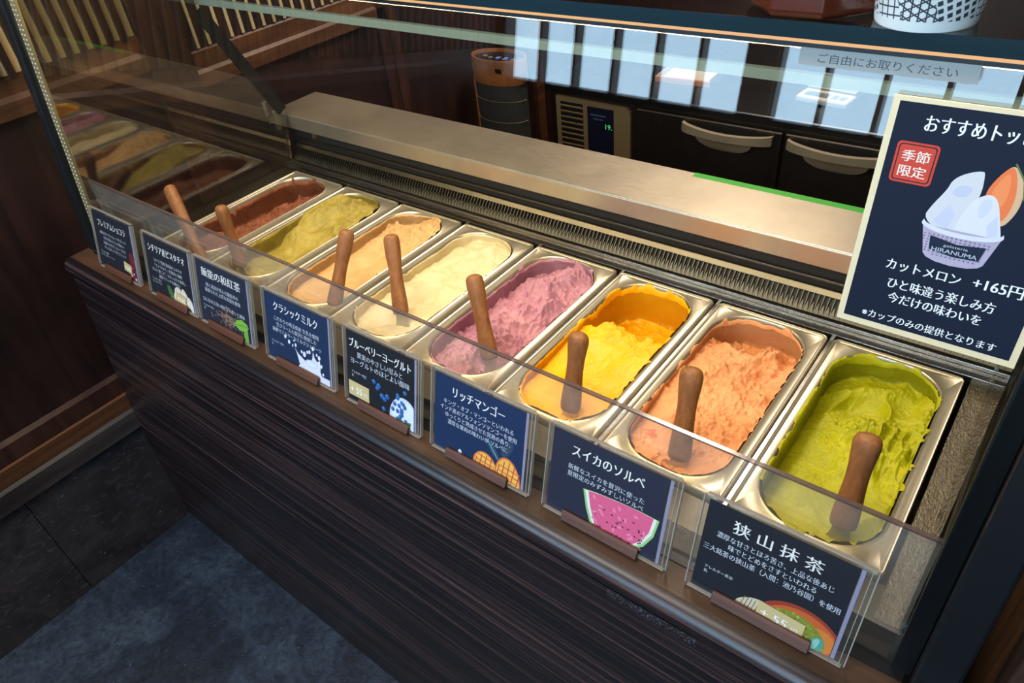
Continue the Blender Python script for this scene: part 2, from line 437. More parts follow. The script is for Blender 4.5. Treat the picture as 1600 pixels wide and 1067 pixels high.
# ------------------------------------------------------------------ the showcase
def GY(z): return -0.435 + 0.12 * z          # leaning front glass
case = thing('display_case', 'long glass-fronted gelato showcase with a striped ebony front and steel rear shelf', 'display case')
XL, XR = -0.055, 1.388
b = MB()
b.prism([(-0.105, -0.49, -0.036), (-0.19, -0.49, -0.30), (-0.270, -0.49, -0.60), (-0.272, -0.49, -0.90), (1.455, -0.49, -0.90), (1.455, -0.49, -0.036)], (0, 0.06, 0))
b.obj('front_panel', ebony, case)
b = MB(); b.box((-0.10, -0.43, -0.90), (1.44, 0.19, -0.20)); b.obj('cabinet_body', black_mat, case)
b = MB(); b.box((-0.105, -0.478, -0.036), (1.40, -0.405, 0.0)); lo = b.obj('ledge', ledge_wood, case)
b = MB(); prof = [(-0.478, 0.0)] + [(-0.478 - 0.018 * math.sin(t), -0.018 + 0.018 * math.cos(t)) for t in [i * math.pi / 10 for i in range(1, 11)]]
b.prism([(-0.105, p[0], p[1]) for p in prof], (1.56, 0, 0)); b.obj('ledge_nosing', ebony, case, smooth=True)
# lock on the panel
lk = MB(); lk.lathe([(0.011, 0), (0.011, 0.003), (0.008, 0.004)], (0, 0), 18); lk.v = [(1.318 + p[0], -0.49 - p[2], -0.062 + p[1]) for p in lk.v]
lk.box((1.314, -0.4955, -0.064), (1.322, -0.4935, -0.060)); lk.obj('lock', chrome, case)

# corner posts (frames) leaning with the glass
def lean_bar(x0, x1, off0, off1, z0, z1):
    m = MB(); m.prism([(x0, GY(z0) + off0, z0), (x0, GY(z0) + off1, z0), (x0, GY(z1) + off1, z1), (x0, GY(z1) + off0, z1)], (x1 - x0, 0, 0)); return m
m = lean_bar(-0.104, -0.080, -0.006, 0.020, -0.02, 0.512); m.obj('corner_post', black_metal, case, bevel=0.003)
m = lean_bar(1.405, 1.437, -0.016, 0.03, 0.0, 0.512); m.obj('corner_post', black_metal, case, bevel=0.003)
m = lean_bar(1.388, 1.404, 0.0, 0.02, 0.0, 0.512); m.obj('post_infill', black_metal, case)
m = lean_bar(-0.079, -0.056, 0.006, 0.010, 0.0, 0.50); ch = m.obj('light_channel', cream_strip, case)
b = MB()
for i in range(64):
    z = 0.01 + i * 0.0075
    for dx in (-0.073, -0.062):
        b.box((dx - 0.0008, GY(z) + 0.0050, z - 0.0008), (dx + 0.0008, GY(z) + 0.0062, z + 0.0008))
b.obj('led_dots', led_dot, ch)
# glass
m = lean_bar(-0.08, 1.404, 0.0, 0.005, 0.001, 0.502); m.obj('front_glass', glass, case)
def endglass(x, t, mat, nm):
    m = MB(); m.prism([(x, GY(0) + 0.006, 0.0), (x, 0.03, 0.0), (x, 0.055, 0.115), (x, -0.065, 0.357), (x, -0.14, 0.50), (x, GY(0.5) + 0.006, 0.50)], (t, 0, 0)); return m.obj(nm, mat, case)
endglass(-0.056, 0.005, end_glass_mat, 'end_glass'); endglass(1.383, 0.005, end_glass_mat, 'end_glass')
def slant(x0, x1):
    m = MB(); d = Vector((0, -0.12, 0.242)).normalized(); nrm = Vector((0, -d.z, d.y))
    a = Vector((x0, 0.055, 0.118)); e = Vector((x0, -0.062, 0.357))
    m.prism([a, e, e + nrm * 0.024, a + nrm * 0.024], (x1 - x0, 0, 0)); return m
slant(-0.059, -0.050).obj('glass_trim', black_metal, case); slant(1.382, 1.391).obj('glass_trim', black_metal, case)
for x0, x1 in ((-0.0575, -0.0495), (1.381, 1.3895)):
    m = MB(); m.prism([(x0, 0.026, 0.0), (x0, 0.030, 0.0), (x0, 0.044, 0.066), (x0, 0.040, 0.066)], (x1 - x0, 0, 0)); m.obj('glass_edging', chrome, case)
m = MB(); m.box((-0.06, -0.069, 0.3635), (1.39, -0.061, 0.3755)); m.obj('rear_glass_rail', pale_edge, case)
# top: glass plate, its lit edge and rail
m = MB(); m.box((-0.11, GY(0.5) - 0.010, 0.509), (1.442, -0.12, 0.519)); tg = m.obj('top_glass', top_glass_mat, case)
m = MB(); m.box((-0.11, GY(0.5) - 0.0115, 0.509), (1.442, GY(0.5) - 0.0101, 0.519)); m.obj('glass_edge', teal_edge, tg)
m = MB(); m.box((-0.10, GY(0.5) - 0.006, 0.5025), (1.40, GY(0.5) + 0.016, 0.5088)); rl = m.obj('top_rail', black_metal, case)
m = MB(); m.box((-0.08, GY(0.5) - 0.0085, 0.5060), (1.40, GY(0.5) - 0.006, 0.5085)); m.obj('led_strip', led_on, rl)
# rear steel shelf with folded lip
m = MB(); m.box((-0.112, 0.057, 0.094), (1.445, 0.187, 0.100)); m.box((-0.112, 0.055, 0.067), (1.445, 0.059, 0.0985)); sh = m.obj('rear_shelf', shelf_steel, case, bevel=0.0015)
m = MB(); m.box((-0.122, 0.045, 0.066), (-0.112, 0.0545, 0.088)); m.box((-0.122, 0.040, 0.088), (-0.118, 0.048, 0.122)); m.box((-0.122, 0.040, 0.120), (-0.116, 0.058, 0.124))
m.cyl((-0.117, 0.046, 0.073), (-0.117, 0.042, 0.073), 0.0022); m.cyl((-0.117, 0.046, 0.081), (-0.117, 0.042, 0.081), 0.0022)
m.obj('shelf_bracket', chrome, case)
m = MB(); m.box((-0.08, 0.066, -0.01), (1.42, 0.072, 0.094)); m.obj('rear_panel', dark_gap, case)
m = MB()
m.box((0.005, 0.064, 0.045), (0.022, 0.0658, 0.09)); m.obj('panel_clip', chrome, case)
# vents: slope of thin upright fins behind a chrome rail
m = MB(); m.prism([(XL + 0.002, 0.040, -0.004), (XL + 0.002, 0.064, 0.026), (XL + 0.002, 0.064, -0.004)], (XR - XL - 0.004, 0, 0)); vb = m.obj('vent_box', dark_gap, case)
m = MB(); nf = 190
for i in range(nf):
    x = XL + 0.006 + i * (XR - XL - 0.012) / nf
    m.prism([(x, 0.034, 0.0), (x, 0.061, 0.031), (x, 0.066, 0.027), (x, 0.040, -0.004)], (0.0011, 0, 0))
    m.add([(x, 0.036, 0.001), (x + 0.0074, 0.036, 0.001), (x + 0.0037, 0.047, 0.0145), (x, 0.0364, 0.0006), (x + 0.0074, 0.0364, 0.0006), (x + 0.0037, 0.0474, 0.0141)], [(0, 1, 2), (5, 4, 3), (0, 2, 5, 3), (1, 4, 5, 2), (0, 3, 4, 1)])
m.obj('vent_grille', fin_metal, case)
m = MB(); m.prism([(XL, 0.054, 0.0235), (XL, 0.060, 0.031), (XL, 0.066, 0.031), (XL, 0.066, 0.026)], (XR - XL, 0, 0)); m.box((XL, 0.060, 0.042), (XR, 0.065, 0.0465))
m.obj('vent_rail', steel('aged_rail_steel', (0.15, 0.135, 0.11, 1), 0.34, 0, bumps=0.01), case, bevel=0.0008)
m = MB()
m.box((XL, 0.003, -0.012), (XR, 0.0085, 0.0015)); m.box((XL, 0.0085, -0.012), (XR, 0.026, -0.003)); m.box((XL, 0.026, -0.012), (XR, 0.0345, 0.0035))
m.obj('rear_pan_rail', chrome, case, bevel=0.0012)
# well liner
m = MB()
m.box((XL, -0.395, -0.145), (XR, 0.034, -0.14)); m.box((XL, -0.395, -0.14), (XL + 0.003, 0.034, -0.001)); m.box((XR - 0.003, -0.395, -0.14), (XR, 0.034, 0.012))
m.box((XL, 0.030, -0.14), (XR, 0.034, -0.012)); m.box((XL, -0.398, -0.14), (XR, -0.393, -0.004))
m.box((XL + 0.003, -0.393, -0.012), (XR - 0.003, -0.352, -0.006)); 
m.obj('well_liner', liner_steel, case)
m = MB(); m.box((XL + 0.003, -0.352, -0.012), (-0.002, 0.003, -0.006)); m.obj('side_strip', speckled_steel, case)
m = MB(); m.box((1.3622, -0.393, -0.0055), (XR - 0.003, 0.003, -0.0035)); m.obj('side_strip', speckled_steel, case)
m = MB(); m.box((XR - 0.0045, -0.392, 0.0), (XR - 0.0032, -0.01, 0.022));  m.obj('side_trim', chrome, case)
for k in range(8):
    m = MB(); x = k * 0.17; m.box((x - 0.0022, -0.352, -0.016), (x + 0.0022, 0.003, -0.0045)); m.obj('pan_divider', chrome, case)
m = MB(); m.box((XL - 0.02, -0.445, -0.03), (XR + 0.012, -0.402, 0.001)); m.obj('glass_channel', black_metal, case)

# acrylic sneeze guard behind the front glass
gd = thing('sneeze_guard', 'long clear acrylic sheet standing between the gelato pans and the flavour cards', 'sneeze guard', (0, -0.40, 0.0015))
m = MB(); m.box((XL + 0.004, -0.002, 0), (XR - 0.001, 0.002, 0.139)); m.obj('sheet', guard_acrylic, gd)
m = MB(); m.box((XL + 0.004, -0.0022, 0.139), (XR - 0.001, 0.0022, 0.1415)); tag(m.obj('top_edge', guard_edge, gd), 'greyish lilac sawn top edge')

# ------------------------------------------------------------------ pans, gelato, spatulas
def rrect(hx, hy, r, z, cx, cy, k=14):
    out = []
    for (sx, sy, a0) in ((1, 1, 0), (-1, 1, 90), (-1, -1, 180), (1, -1, 270)):
        for i in range(k):
            a = math.radians(a0 + 90 * i / (k - 1))
            out.append((cx + sx * (hx - r) + r * math.cos(a), cy + sy * (hy - r) + r * math.sin(a), z))
    return out
PW, PL = 0.0815, 0.173         # half size of the flange
HW, HL, HR = 0.0665, 0.162, 0.054
def pan_mesh():
    m = MB()
    rings = [rrect(PW, PL, 0.008, -0.009, 0, 0), rrect(PW, PL, 0.008, -0.001, 0, 0), rrect(PW - 0.0012, PL - 0.0012, 0.008, 0.0006, 0, 0), rrect(PW - 0.003, PL - 0.003, 0.007, 0.0002, 0, 0), rrect(PW - 0.0045, PL - 0.0045, 0.006, -0.0012, 0, 0),
             rrect(HW + 0.004, HL + 0.003, HR + 0.003, -0.0012, 0, 0), rrect(HW + 0.0015, HL + 0.001, HR + 0.001, 0.0003, 0, 0), rrect(HW, HL, HR, -0.001, 0, 0), rrect(HW - 0.001, HL - 0.001, HR, -0.006, 0, 0),
             rrect(HW - 0.0014, HL - 0.0014, HR, -0.100, 0, 0), rrect(HW - 0.006, HL - 0.006, HR - 0.004, -0.116, 0, 0), rrect(HW - 0.014, HL - 0.014, HR - 0.01, -0.122, 0, 0)]
    m.loft(rings, False, True)
    return m.mesh('gelato_pan', pan_steel, smooth=True, recalc=False)
PANMESH = pan_mesh()

def vn(x, y, seed):
    g = np.random.RandomState(seed).rand(128, 128)
    xi = np.floor(x).astype(int); yi = np.floor(y).astype(int); fx = x - xi; fy = y - yi
    fx = fx * fx * fx * (fx * (fx * 6 - 15) + 10); fy = fy * fy * fy * (fy * (fy * 6 - 15) + 10)
    a = g[xi % 128, yi % 128]; b_ = g[(xi + 1) % 128, yi % 128]; c = g[xi % 128, (yi + 1) % 128]; d = g[(xi + 1) % 128, (yi + 1) % 128]
    return (a * (1 - fx) + b_ * fx) * (1 - fy) + (c * (1 - fx) + d * fx) * fy
def fbm(x, y, seed, oct=4, gain=0.5):
    s = 0; amp = 1; tot = 0
    for i in range(oct):
        s = s + amp * vn(x * 2 ** i + 13.7 * i + 50, y * 2 ** i + 7.3 * i + 50, seed + i); tot += amp; amp *= gain
    return s / tot
def ridge(x, y, seed, oct=3):
    s = 0; amp = 1; tot = 0
    for i in range(oct):
        s = s + amp * (1 - np.abs(2 * vn(x * 2 ** i + 31 * i + 50, y * 2 ** i + 17 * i + 50, seed + i) - 1)); tot += amp; amp *= 0.5
    return (s / tot)
def smooth(e0, e1, x):
    t = np.clip((x - e0) / (e1 - e0), 0, 1); return t * t * (3 - 2 * t)
def blob(X, Y, cx, cy, rx, ry): return np.exp(-(((X - cx) / rx) ** 2 + ((Y - cy) / ry) ** 2))

def scoops(X, Y, seed, size, aspect, ang0, spread, depth):
    """scraped troughs that meet in sharp crests: the lowest of many long bowls"""
    rs = np.random.RandomState(seed); out = np.full(X.shape, 1e9)
    nx = int(0.16 / size) + 3; ny = int(0.36 / size) + 3
    for i in range(nx):
        for j in range(ny):
            cx = (i - nx / 2 + rs.uniform(-.45, .95)) * size; cy = (j - ny / 2 + rs.uniform(-.45, .95)) * size
            a = ang0 + rs.uniform(-spread, spread); h0 = rs.uniform(0, 1) * 0.75
            dx = X - cx; dy = Y - cy; u = (dx * math.cos(a) + dy * math.sin(a)) / (size * aspect); v = (-dx * math.sin(a) + dy * math.cos(a)) / size
            out = np.minimum(out, h0 + u * u + v * v + 0.25 * u)
    return depth * (np.clip(out, 0, 1.6) - 0.55)

def gelato_height(kind, X, Y, U, V):
    wx = 0.030 * (fbm(X * 18, Y * 18, 200 + kind, 3) - 0.5); wy = 0.030 * (fbm(X * 18, Y * 18, 300 + kind, 3) - 0.5)
    tx = 0.007 * (fbm(X * 90, Y * 90, 210 + kind, 3) - 0.5); ty = 0.007 * (fbm(X * 90, Y * 90, 310 + kind, 3) - 0.5)
    fine = fbm(X * 330, Y * 330, 40 + kind, 3) - 0.5
    low = fbm(X * 22, Y * 9, 60 + kind, 3) - 0.5
    R2 = ridge((X + wx) * 70, (Y + wy) * 55, 90 + kind, 3)
    crumb = np.clip(fbm((X + wx) * 110, (Y + wy) * 110, 120 + kind, 4) - 0.5, 0, 1)
    A, B = X + wx + tx, Y + wy + ty
    def sc(size, aspect, ang, spread, depth, q=0): return scoops(A, B, 700 + kind * 10 + q, size, aspect, ang, spread, depth)
    if kind == 0:      # chocolate: low and crumbly, a long scraped hollow on the left
        z = -0.024 - 0.026 * smooth(0.0, -0.7, U) * smooth(0.1, 0.5, V) + 0.014 * low + sc(0.030, 1.9, 1.5, 0.5, 0.013) + 0.028 * crumb * smooth(-0.5, 0.2, U) + 0.007 * R2 ** 3 + 0.0022 * fine
        z -= 0.018 * smooth(0.82, 1.0, V)
    elif kind == 1:    # pistachio: heaped at the back in broad torn folds
        z = -0.030 + 0.034 * smooth(0.35, 0.72, V) * (1 - 0.4 * smooth(0.9, 1.0, V)) + sc(0.040, 1.8, 0.9, 0.6, 0.022) + sc(0.020, 1.6, 1.2, 0.9, 0.011, 1) * smooth(0.35, 0.6, V) + 0.010 * low + 0.012 * crumb * smooth(0.55, 0.9, V) + 0.0008 * fine
    elif kind == 2:    # tea: smooth scraped slope with a broken crest at the back right
        z = -0.019 + 0.024 * smooth(0.55, 0.85, V) * smooth(-0.6, 0.5, U) + 0.010 * low + sc(0.050, 2.4, 1.45, 0.25, 0.014) + (sc(0.016, 1.5, 0.6, 1.2, 0.008, 1) + 0.020 * crumb) * smooth(0.58, 0.8, V) + 0.0012 * fine
        z -= 0.014 * blob(U, V, -0.35, 0.55, 0.35, 0.4)
    elif kind == 3:    # milk: nearly full, soft swirls
        z = -0.016 + 0.008 * low + sc(0.050, 2.0, 1.3, 0.7, 0.015) + sc(0.024, 2.2, 0.8, 1.2, 0.006, 1) + 0.003 * R2 ** 4 + 0.0006 * fine + 0.008 * crumb * smooth(0.80, 0.98, np.abs(V - 0.5) * 2)
    elif kind == 4:    # blueberry: rough long ridge down the middle
        z = -0.030 + 0.026 * np.exp(-((U - 0.05 - 1.2 * (fbm(Y * 12, Y * 3, 7, 2) - 0.5)) / 0.45) ** 2) + 0.010 * low + sc(0.034, 2.4, 1.35, 0.4, 0.015) + 0.022 * crumb + 0.009 * R2 ** 3 + 0.0024 * fine - 0.012 * smooth(0.2, 0.8, U) * smooth(0.5, 0.2, V)
    elif kind == 5:    # mango: smooth heap in front, dug out to the back wall
        edge = 0.66 + 0.06 * U + 0.20 * (fbm(X * 30, Y * 8, 11, 3) - 0.5)
        z = -0.012 + 0.006 * low + sc(0.060, 2.2, 0.5, 0.6, 0.010) - 0.058 * smooth(edge - 0.03, edge + 0.10, V) + (0.012 * blob(V, U, 0.62, -0.2, 0.05, 0.6) + sc(0.016, 1.8, 0.2, 0.9, 0.006, 1)) * smooth(0.48, 0.62, V) + 0.0007 * fine + 0.010 * crumb * smooth(0.5, 0.65, V)
        z += (0.040 + 0.05 * crumb) * blob(U, V, 0.80, 0.90, 0.26, 0.10) + 0.02 * blob(U, V, -0.75, 0.80, 0.2, 0.08)
    elif kind == 6:    # watermelon: crumbly heap, hollow behind
        edge = 0.82 + 0.12 * (fbm(X * 40, Y * 10, 15, 3) - 0.5)
        rough = smooth(0.35, 0.8, fbm(X * 20, Y * 14, 33, 3) + 0.25 * V)
        z = -0.013 + 0.010 * low + sc(0.045, 2.0, 1.2, 0.5, 0.011) + (0.018 * crumb + sc(0.018, 1.5, 0.5, 1.5, 0.004, 1)) * (0.15 + rough) + 0.0025 * fine - 0.034 * smooth(edge - 0.02, edge + 0.14, V) - 0.016 * blob(U, V, 0.55, 0.72, 0.35, 0.14) + 0.006 * R2 ** 3 * rough
    else:              # matcha: deep smooth scoop, torn peaks in the middle
        mid = blob(V, U, 0.60, 0.25, 0.13, 0.75)
        z = -0.038 + 0.010 * low + 0.032 * mid * (0.35 + R2) + sc(0.050, 2.2, 1.1, 0.5, 0.014) * (1 - 0.55 * mid) + (sc(0.022, 2.1, 2.2, 0.9, 0.024, 1) + 0.022 * crumb) * mid
        z += 0.012 * smooth(0.40, 0.05, V) + 0.0014 * fine + 0.022 * blob(U, V, 0.95, 0.66, 0.25, 0.30) * (0.5 + R2) - 0.010 * blob(U, V, -0.4, 0.78, 0.5, 0.10)
        z += 0.013 * ridge((U + 0.3 * V) * 1.0, V * 9 + U * U * 1.6 + 8 * wx, 77, 1) ** 5 * smooth(0.66, 0.80, V) + 0.006 * crumb * smooth(0.7, 0.9, V)
    return z

def gelato_mesh(kind, mat):
    nu, nv = 120, 250
    W, L, r = HW - 0.0022, HL - 0.0022, HR - 0.0008
    v = np.linspace(0, 1, nv); v = 0.5 - 0.5 * np.cos(np.pi * v) * (0.35) - 0.65 * (0.5 - v)  # denser at the ends
    y = -L + 2 * L * v
    over = np.maximum(np.abs(y) - (L - r), 0)
    hw = W - r + np.sqrt(np.maximum(r * r - over ** 2, 0))
    u = np.linspace(-1, 1, nu)
    U, V = np.meshgrid(u, v, indexing='xy')
    X = U * hw[:, None]; Y = np.repeat(y[:, None], nu, 1)
    Z = gelato_height(kind, X, Y, X / W, V)
    # slump against the walls
    dist = np.minimum((W - np.abs(X)), (hw[:, None] * (1 - np.abs(U))) + 0.0)
    dist = np.minimum(dist, L - np.abs(Y))
    rim = -0.0012
    Z = np.minimum(Z, rim + 0.012 * smooth(0.0, 0.016, dist) + 0.003)
    Z = np.maximum(Z, -0.10)
    verts = np.stack([X, Y, Z], -1).reshape(-1, 3).tolist()
    idx = lambda j, i: j * nu + i
    faces = [(idx(j, i), idx(j, i + 1), idx(j + 1, i + 1), idx(j + 1, i)) for j in range(nv - 1) for i in range(nu - 1)]
    # film left on the wall: boundary loop pulled up to an uneven height
    loop = [idx(0, i) for i in range(nu)] + [idx(j, nu - 1) for j in range(1, nv)] + [idx(nv - 1, i) for i in range(nu - 2, -1, -1)] + [idx(j, 0) for j in range(nv - 2, 0, -1)]
    P = np.array(verts)[loop]
    ang = np.arctan2(P[:, 1], P[:, 0]); s = np.cumsum(np.r_[0, np.hypot(*(P[1:, :2] - P[:-1, :2]).T)])
    cover = [0.93, 0.98, 0.96, 0.98, 0.96, 1.0, 0.97, 1.0][kind]
    nse = fbm(np.cos(ang) * 6 + s * 25, np.sin(ang) * 6 + 3, 500 + kind, 4)
    n2 = fbm(s * 160, s * 0 + 2, 520 + kind, 3)
    top = rim - (rim - P[:, 2]) * np.clip((1 - cover) + 0.55 * np.clip(nse - 0.56, 0, 1) * 2 + 0.10 * (n2 - 0.3), 0, 1)
    top = np.maximum(top, P[:, 2] + 0.001)
    over_rim = [0, 0.0012, 0.0008, 0.0008, 0.0012, 0.003, 0.0012, 0.004][kind]
    base = len(verts); K = len(loop)
    levels = 6
    cen = P[:, :2] * 0
    for q in range(1, levels + 1):
        t = q / levels
        zz = P[:, 2] + (top - P[:, 2]) * t + (over_rim * np.clip(nse - 0.35, 0, 1) * 4 if q == levels else 0)
        lump = 0.0060 * (fbm(s * 70, zz * 90 + 9, 600 + kind, 4) - 0.47)
        nx = np.cos(ang); ny = np.sin(ang)
        inw = np.clip(lump, 0, 0.003) * (0 if q == levels else 1)
        sc = 1 - inw / np.maximum(np.hypot(P[:, 0], P[:, 1]), 0.02)
        for a in range(K): verts.append((P[a, 0] * sc[a], P[a, 1] * sc[a], float(zz[a])))
    # smears dragged out over the flange
    out = np.clip(fbm(np.cos(ang) * 5 + 3, np.sin(ang) * 5 + s * 60, 640 + kind, 4) - [0.70, 0.66, 0.60, 0.60, 0.56, 0.52, 0.56, 0.49][kind], 0, 1) * 0.032
    out = np.minimum(out, 0.0060)
    for lift, part in ((0.0016, 0.6), (0.0004, 1.0)):
        sc2 = 1 + out * part / np.maximum(np.hypot(P[:, 0], P[:, 1]), 0.02)
        for a in range(K):
            pv = verts[base + (levels - 1) * K + a]
            verts.append((P[a, 0] * sc2[a], P[a, 1] * sc2[a], max(pv[2], lift) if out[a] > 0.0016 else pv[2]))
    levels += 2
    for q in range(levels):
        for a in range(K):
            c = (a + 1) % K
            lo0 = loop[a] if q == 0 else base + (q - 1) * K + a; lo1 = loop[c] if q == 0 else base + (q - 1) * K + c
            hi0 = base + q * K + a; hi1 = base + q * K + c
            faces.append((lo0, hi0, hi1, lo1))
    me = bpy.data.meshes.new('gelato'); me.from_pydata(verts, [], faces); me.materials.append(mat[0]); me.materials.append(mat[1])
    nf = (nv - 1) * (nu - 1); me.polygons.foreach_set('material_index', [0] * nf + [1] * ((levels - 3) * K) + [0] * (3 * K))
    me.polygons.foreach_set('use_smooth', [True] * len(me.polygons)); me.update()
    return me

def gelato_mat(name, col, col2, spot=None, grain=0.5):
    m = pbr(name, col, 0.42, 0, 0.35); h = N(m); v = h.coord((1, 1, 1))
    f = h.noise(v, 26, 5, 0.6, 0.5); g = h.noise(v, 170, 5, 0.68, 0.6); k = h.noise(v, 900, 2, 0.5)
    c = h.mix(col, col2, h.ramp(f, [(0.38, (0, 0, 0, 1)), (0.66, (1, 1, 1, 1))]))
    if spot: c = h.mix(c, spot, h.ramp(h.noise(v, 34, 3, 0.6, 0.8), [(0.60, (0, 0, 0, 1)), (0.70, (1, 1, 1, 1))]))
    h.base(c)
    h.bump(h.mix(g, k, 0.35), grain, 0.0024)
    m.node_tree.nodes['Principled BSDF'].inputs['Subsurface Weight'].default_value = 0.0
    return m
FLAV = [
    ('chocolate', srgb(124, 68, 46), srgb(150, 90, 62), None, 0.9, 'coarse reddish-brown chocolate gelato, low in the leftmost pan'),
    ('pistachio', srgb(154, 138, 62), srgb(176, 160, 80), None, 0.4, 'olive-green pistachio gelato in broad folds beside the chocolate'),
    ('tea', srgb(206, 164, 112), srgb(220, 182, 132), None, 0.45, 'light tan tea gelato with a broken crest at the back'),
    ('milk', srgb(214, 198, 160), srgb(232, 218, 184), None, 0.3, 'smooth ivory-white milk gelato filling its pan to the rim'),
    ('blueberry', srgb(184, 128, 156), srgb(204, 150, 172), None, 0.8, 'rough mauve-pink blueberry yogurt gelato with a long ridge'),
    ('mango', srgb(240, 170, 10), srgb(248, 186, 20), None, 0.18, 'bright yellow mango gelato dug out down to the back wall'),
    ('watermelon', srgb(226, 154, 108), srgb(236, 174, 128), srgb(214, 108, 68), 0.85, 'pale orange crumbly watermelon sorbet with reddish patches'),
    ('matcha', srgb(160, 162, 12), srgb(178, 178, 24), None, 0.5, 'vivid green matcha gelato with torn peaks in the rightmost pan'),
]
SPAT = [((0.028, -0.298, 0.100), (0.150, -0.345, -0.016)), ((0.196, -0.295, 0.100), (0.222, -0.311, -0.012)), ((0.480, -0.241, 0.100), (0.488, -0.312, -0.006)), ((0.556, -0.217, 0.100), (0.606, -0.272, -0.004)),
        ((0.750, -0.241, 0.100), (0.800, -0.284, -0.005)), ((0.955, -0.276, 0.100), (0.959, -0.311, -0.004)), ((1.104, -0.264, 0.100), (1.116, -0.311, -0.004)), ((1.300, -0.266, 0.100), (1.304, -0.304, -0.004))]
SL = ['spatula leaning far left out of the chocolate gelato', 'spatula standing at the front of the pistachio gelato', 'spatula leaning back in the tan tea gelato', 'spatula standing in the ivory milk gelato',
      'spatula standing in the mauve blueberry gelato', 'spatula standing in the bright yellow mango gelato', 'spatula standing in the pale orange watermelon sorbet', 'spatula standing in the green matcha gelato nearest the viewer']
PLAB = ['steel pan of reddish-brown chocolate gelato at the left end', 'steel pan holding the olive-green pistachio gelato', 'steel pan holding the light tan tea gelato', 'steel pan holding the ivory milk gelato',
        'steel pan holding the mauve blueberry gelato', 'steel pan holding the dug-out yellow mango gelato', 'steel pan holding the pale orange watermelon sorbet', 'steel pan holding the green matcha gelato at the right end']
def spatula(i, tip, end):
    T = Vector(tip); E = Vector(end); d = (T - E); Ln = d.length; d.normalize()
    root = thing('gelato_spatula', 'wood-handled steel ' + SL[i], 'spatula', E, (0, 0, 0), 'gelato spatulas standing in the pans')
    side = Vector((1, 0, 0)) - d * d.x; side.normalize(); up = d.cross(side)
    prof = [(-0.002, 0.0085), (0.0, 0.0108), (0.006, 0.0118), (0.03, 0.0105), (0.055, 0.0090), (0.075, 0.0094), (0.092, 0.0112), (Ln - 0.010, 0.0116), (Ln - 0.004, 0.0100), (Ln - 0.001, 0.0062), (Ln, 0.002)]
    prof = [p for j, p in enumerate(prof) if j == 0 or p[0] > prof[j - 1][0]]
    rings = [[d * t + side * (r * 1.26 * math.cos(a)) + up * (r * 1.02 * math.sin(a)) for a in [2 * math.pi * q / 24 for q in range(24)]] for t, r in prof]
    m = MB(); m.loft(rings); h_ = m.obj('handle', handle_wood, root, smooth=True)
    sub = h_.modifiers.new('round', 'SUBSURF'); sub.levels = 1; sub.render_levels = 2
    m = MB(); rings = []
    for t, w, th in ((0.001, 0.0085, 0.0030), (-0.012, 0.0105, 0.0022), (-0.022, 0.0150, 0.0014), (-0.055, 0.0190, 0.0010), (-0.070, 0.0195, 0.0007)):
        rings.append([d * t + side * sx * w + up * sy * th for sx, sy in ((1, 1), (-1, 1), (-1, -1), (1, -1))])
    m.loft(rings); m.obj('blade', pan_steel, root)
for i, (nm, c1, c2, sp, gr, lab) in enumerate(FLAV):
    cx, cy = (i + 0.5) * 0.17, -0.175
    p = bpy.data.objects.new('gelato_pan', PANMESH); COL.objects.link(p); p.location = (cx, cy, 0)
    tag(p, PLAB[i], 'gelato pan', 'steel gelato pans in the case')
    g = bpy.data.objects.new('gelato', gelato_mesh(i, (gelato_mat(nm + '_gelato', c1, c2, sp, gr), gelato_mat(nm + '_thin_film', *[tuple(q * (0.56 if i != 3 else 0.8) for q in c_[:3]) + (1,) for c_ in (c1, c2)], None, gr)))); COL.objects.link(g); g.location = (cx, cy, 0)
    tag(g, lab, 'gelato', 'gelato flavours in the pans')
    spatula(i, *SPAT[i])

# ------------------------------------------------------------------ flavour cards
WHITE = (234, 228, 222)
ink_white = pbr('white_print', srgb(*WHITE), 0.6, 0, 0.15)
ink_soft = pbr('soft_white_print', srgb(206, 208, 216), 0.6, 0, 0.15)
ink_black = pbr('black_print', srgb(48, 50, 58), 0.5)
tag_mat = pbr('cream_price_paper', srgb(205, 178, 122), 0.55)
gut_mat = pbr('lilac_paper_edge', srgb(138, 132, 158), 0.5)

